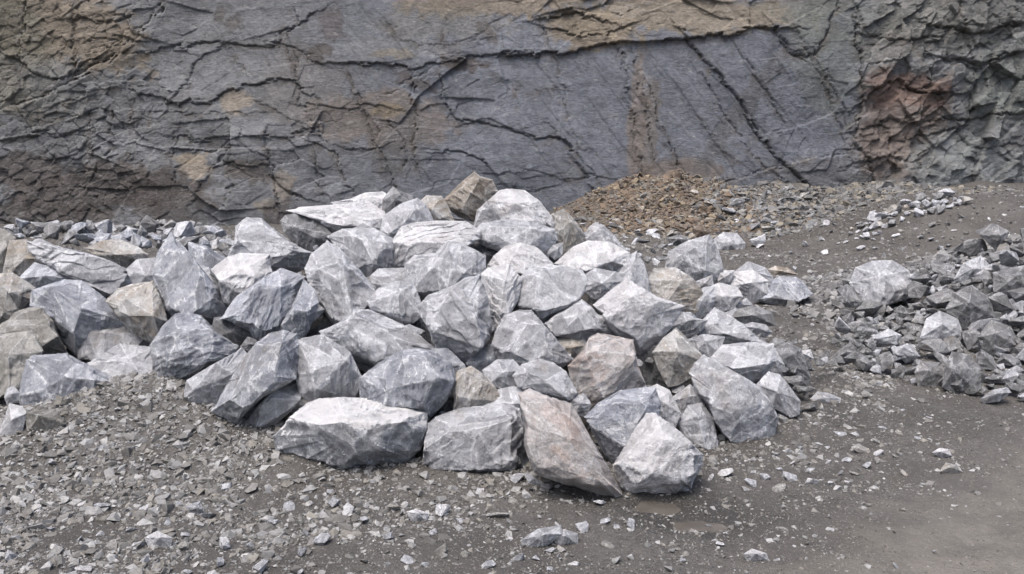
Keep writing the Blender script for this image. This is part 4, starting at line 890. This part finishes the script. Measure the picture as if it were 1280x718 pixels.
for lab, spec, c in (
    ('pale stone shaped like a tent on the gravel, lower left', '181,672 197,664 215,672 213,686 186,685 200,672,-20', 'w'),
    ('pale arrow-shaped stone lying on the gravel, left of the middle', '233,634 250,626 256,640 248,646 236,640 246,634', 'g'),
    ('whitish three-sided stone in front of the square front boulder', '508,640 520,636 536,642 534,652 514,652 522,642', 'w'),
    ('broad flat stone pressed into the mud below the pinkish boulder', '652,675 672,662 700,657 702,668 676,688 656,686 680,668', 'g'),
    ('second flat stone pressed into the mud, right of the broad one', '688,672 705,662 722,667 722,680 700,684 706,670', 'g'),
    ('white flake under the tip of the square front boulder', '633,588 636,584 655,587 655,592 634,592 645,587', 'w'),
    ('smooth grey stone leaning by the foot of the pinkish boulder', '655,592 662,592 678,605 675,610 660,604 668,598', 'g'),
    ('lone white stone in the wet track, lower right', '929,693 940,686 958,692 962,702 935,703 945,692', 'w'),
    ('brown rounded stone on the track with a white chip beside it', '1174,590 1182,578 1198,582 1204,590 1190,594 1188,584', 't'),
    ('pale oval stone at the edge of the vehicle track', '1165,566 1174,560 1188,562 1190,570 1176,573 1176,565', 'w'),
    ('pale angular rock on the dirt by the right tip of the heap', '1008,505 1022,490 1035,492 1050,498 1048,512 1012,514 1028,498', 'g')):
    B(lab, spec, c, name='loose_stone', base=True, cat='stone', thick=.7)

# ------------------------------------------------------------------ gravel: uncountable stuff
def proto(k):
    bm = bmesh.new(); vs = [bm.verts.new(p) for p in rnd_pts(1, random.uniform(.65, 1), random.uniform(.4, .75), k)]
    bmesh.ops.convex_hull(bm, input=vs)
    lo = [v for v in bm.verts if not v.link_faces]
    if lo: bmesh.ops.delete(bm, geom=lo, context='VERTS')
    bmesh.ops.triangulate(bm, faces=bm.faces); bm.verts.index_update(); bm.normal_update()
    V = np.array([v.co[:] for v in bm.verts]); T = np.array([[v.index for v in f.verts] for f in bm.faces]); bm.free(); return V, T
protos = [proto(random.choice((8, 9, 10, 11))) for _ in range(40)]
def gravel(name, N, sampler, smin, smax, power, palette, mat, label):
    X, Y, wgt = sampler(N); Zg = ground(X, Y)
    s = smin * (1 - rng.random(len(X)) * (1 - (smin / smax) ** power)) ** (-1 / power) * wgt
    VV, FF, CC, off = [], [], [], 0
    for pi, (pv, pt) in enumerate(protos):
        idx = np.nonzero(np.arange(len(X)) % len(protos) == pi)[0]; m = len(idx)
        if not m: continue
        a = rng.uniform(0, 6.283, m); b = rng.normal(0, .4, m); c = rng.normal(0, .4, m)
        R = np.stack([rot_xyz(b[i], c[i], a[i]) for i in range(m)])
        P_ = np.einsum('mij,vj->mvi', R, pv) * (s[idx] * .5)[:, None, None]
        P_ += np.stack([X[idx], Y[idx], Zg[idx] + s[idx] * 0.01], 1)[:, None, :]
        VV.append(P_.reshape(-1, 3)); FF.append((pt[None] + (np.arange(m) * len(pv))[:, None, None] + off).reshape(-1, 3)); off += m * len(pv)
        pc = np.array(palette)[rng.integers(0, len(palette), m)] * rng.uniform(.75, 1.2, (m, 1)); CC.append(np.repeat(pc, len(pv), 0))
    o = add_mesh(name, np.concatenate(VV), np.concatenate(FF), mat, False, colors=np.concatenate(CC))
    tag(o, label, 'gravel', None, 'stuff'); return o
nb = NB('crushed_stone'); tc = nb.node('ShaderNodeTexCoord')
c = grey_mul(nb, nb.attr('albedo').outputs['Color'], nb.ramp(nb.noise(tc.outputs['Object'], 60, 5, .7), .3, .7, .75, 1.2))
nb.l.new(c, nb.b.inputs['Base Color']); nb.b.inputs['Roughness'].default_value = .85
nb.l.new(nb.bump(nb.noise(tc.outputs['Object'], 120, 4, .7), .6, .004), nb.b.inputs['Normal'])
def near_sampler(N):
    # even coverage in depth, denser on the left bank and around the heap foot
    D = 3.3 * (8.6 / 3.3) ** rng.random(N * 3); X = rng.uniform(-.72, .72, N * 3) * D
    dens = 0.25 + 0.75 * sstep(0.4, -1.0, X) + 0.35 * sstep(-.1, .25, nz(X, D, 1.6, 3, 4.4))
    dens *= .12 + .88 * sstep(-.25, .35, nz(X, D, 2.2, 4, 12.0) + .08)
    dens = np.clip(dens + .8 * np.exp(-(((X + 2.6) / 1.4) ** 2 + ((D - 5.9) / .9) ** 2)), 0, 1)
    dens *= (1 - .93 * track(X, D)) * (1 - .95 * pud(X, D))
    dens *= 1 - .55 * np.exp(-(((X + .7) / 1.4) ** 2 + ((D - 5.15) / .28) ** 2))
    pk = np.nonzero(rng.random(len(X)) < dens)[0][:N]
    return X[pk], D[pk], 0.75 + 0.5 * sstep(.5, -1.5, X[pk]) + .35 * np.exp(-(((X[pk] + 2.7) / 1.4) ** 2 + ((D[pk] - 5.9) / .9) ** 2))
PAL = [(.17, .17, .17), (.135, .132, .128), (.21, .212, .215), (.11, .107, .102), (.25, .25, .25), (.15, .143, .13), (.12, .118, .115)]
gravel('gravel', 40000, near_sampler, 0.012, 0.10, 1.6, PAL, nb.m, 'grey crushed gravel strewn over the dark quarry floor')
def chips(N):
    D = 3.2 * (9.5 / 3.2) ** rng.random(N * 2); X = rng.uniform(-.74, .8, N * 2) * D
    pk = np.nonzero(rng.random(len(X)) < (1 - .60 * track(X, D)) * (1 - .97 * pud(X, D)))[0][:N]; return X[pk], D[pk], np.ones(len(pk))
gravel('stone_chips', 80000, chips, 0.007, 0.028, 2.2, [(.10, .095, .088), (.13, .125, .118), (.085, .08, .075), (.17, .165, .16)], nb.m, 'fine dark stone chips covering the quarry floor')
def far_sampler(N):
    Xr = rng.uniform(-14, 13, N * 3); Yr = rng.uniform(8.5, 23.5, N * 3)
    dens = 0.35 + .65 * sstep(-.1, .3, nz(Xr, Yr, .9, 3, 2.4)); pk = np.nonzero(rng.random(len(Xr)) < dens)[0][:N]; return Xr[pk], Yr[pk], np.ones(len(pk))
gravel('distant_gravel', 50000, far_sampler, 0.03, 0.16, 2.2, PAL[:4] + [(.10, .095, .09)], nb.m, 'grey rubble and chips scattered on the far dirt slope')
def scree_s(N):
    a = rng.normal(3.9, 1.15, N); b = rng.uniform(20.6, 24, N); return a, b, np.ones(N)
gravel('rusty_scree', 9000, scree_s, 0.06, 0.34, 2.1, [(.105, .08, .062), (.135, .10, .072), (.09, .072, .06), (.12, .112, .10), (.17, .14, .10)], nb.m, 'rusty brown broken slate covering the scree cone')
def scree_k(N):
    a = rng.normal(7.3, 1.9, N); b = rng.uniform(20.0, 24, N); return a, b, np.ones(N)
gravel('slate_scree', 8000, scree_k, 0.06, 0.42, 2.1, [(.11, .11, .112), (.14, .14, .138), (.085, .085, .088), (.17, .155, .13)], nb.m, 'dark broken slate covering the foot of the cliff')
def foot(N):
    th = rng.uniform(math.pi, 2 * math.pi, N * 3); e = rng.normal(1.0, .07, N * 3); X = -.45 + 3.95 * e * np.cos(th); Y = 9.5 + 4.25 * e * np.sin(th)
    k = np.nonzero((piles(X, Y) < .5) & (rng.random(N * 3) < .15 + .85 * sstep(-.2, .3, nz(X, Y, 2.0, 3, 9))))[0][:N]; return X[k], Y[k], np.ones(len(k))
gravel('crushed_fines', 9000, foot, 0.016, 0.12, 1.7, PAL, nb.m, 'crushed grey fines packed around the foot of the main heap')
def rub_s(N):
    X = rng.uniform(3.6, 11, N * 2); Y = rng.uniform(7.2, 15, N * 2); k = np.nonzero(piles(X, Y) > .03)[0]
    k = k[X[k] > 3.4][:N]; return X[k], Y[k], np.ones(len(k))
gravel('heap_rubble', 14000, rub_s, 0.06, 0.30, 1.8, [(.12, .12, .123), (.16, .16, .16), (.09, .09, .093), (.22, .22, .22)], nb.m, 'small grey rubble filling the gaps of the right heap')
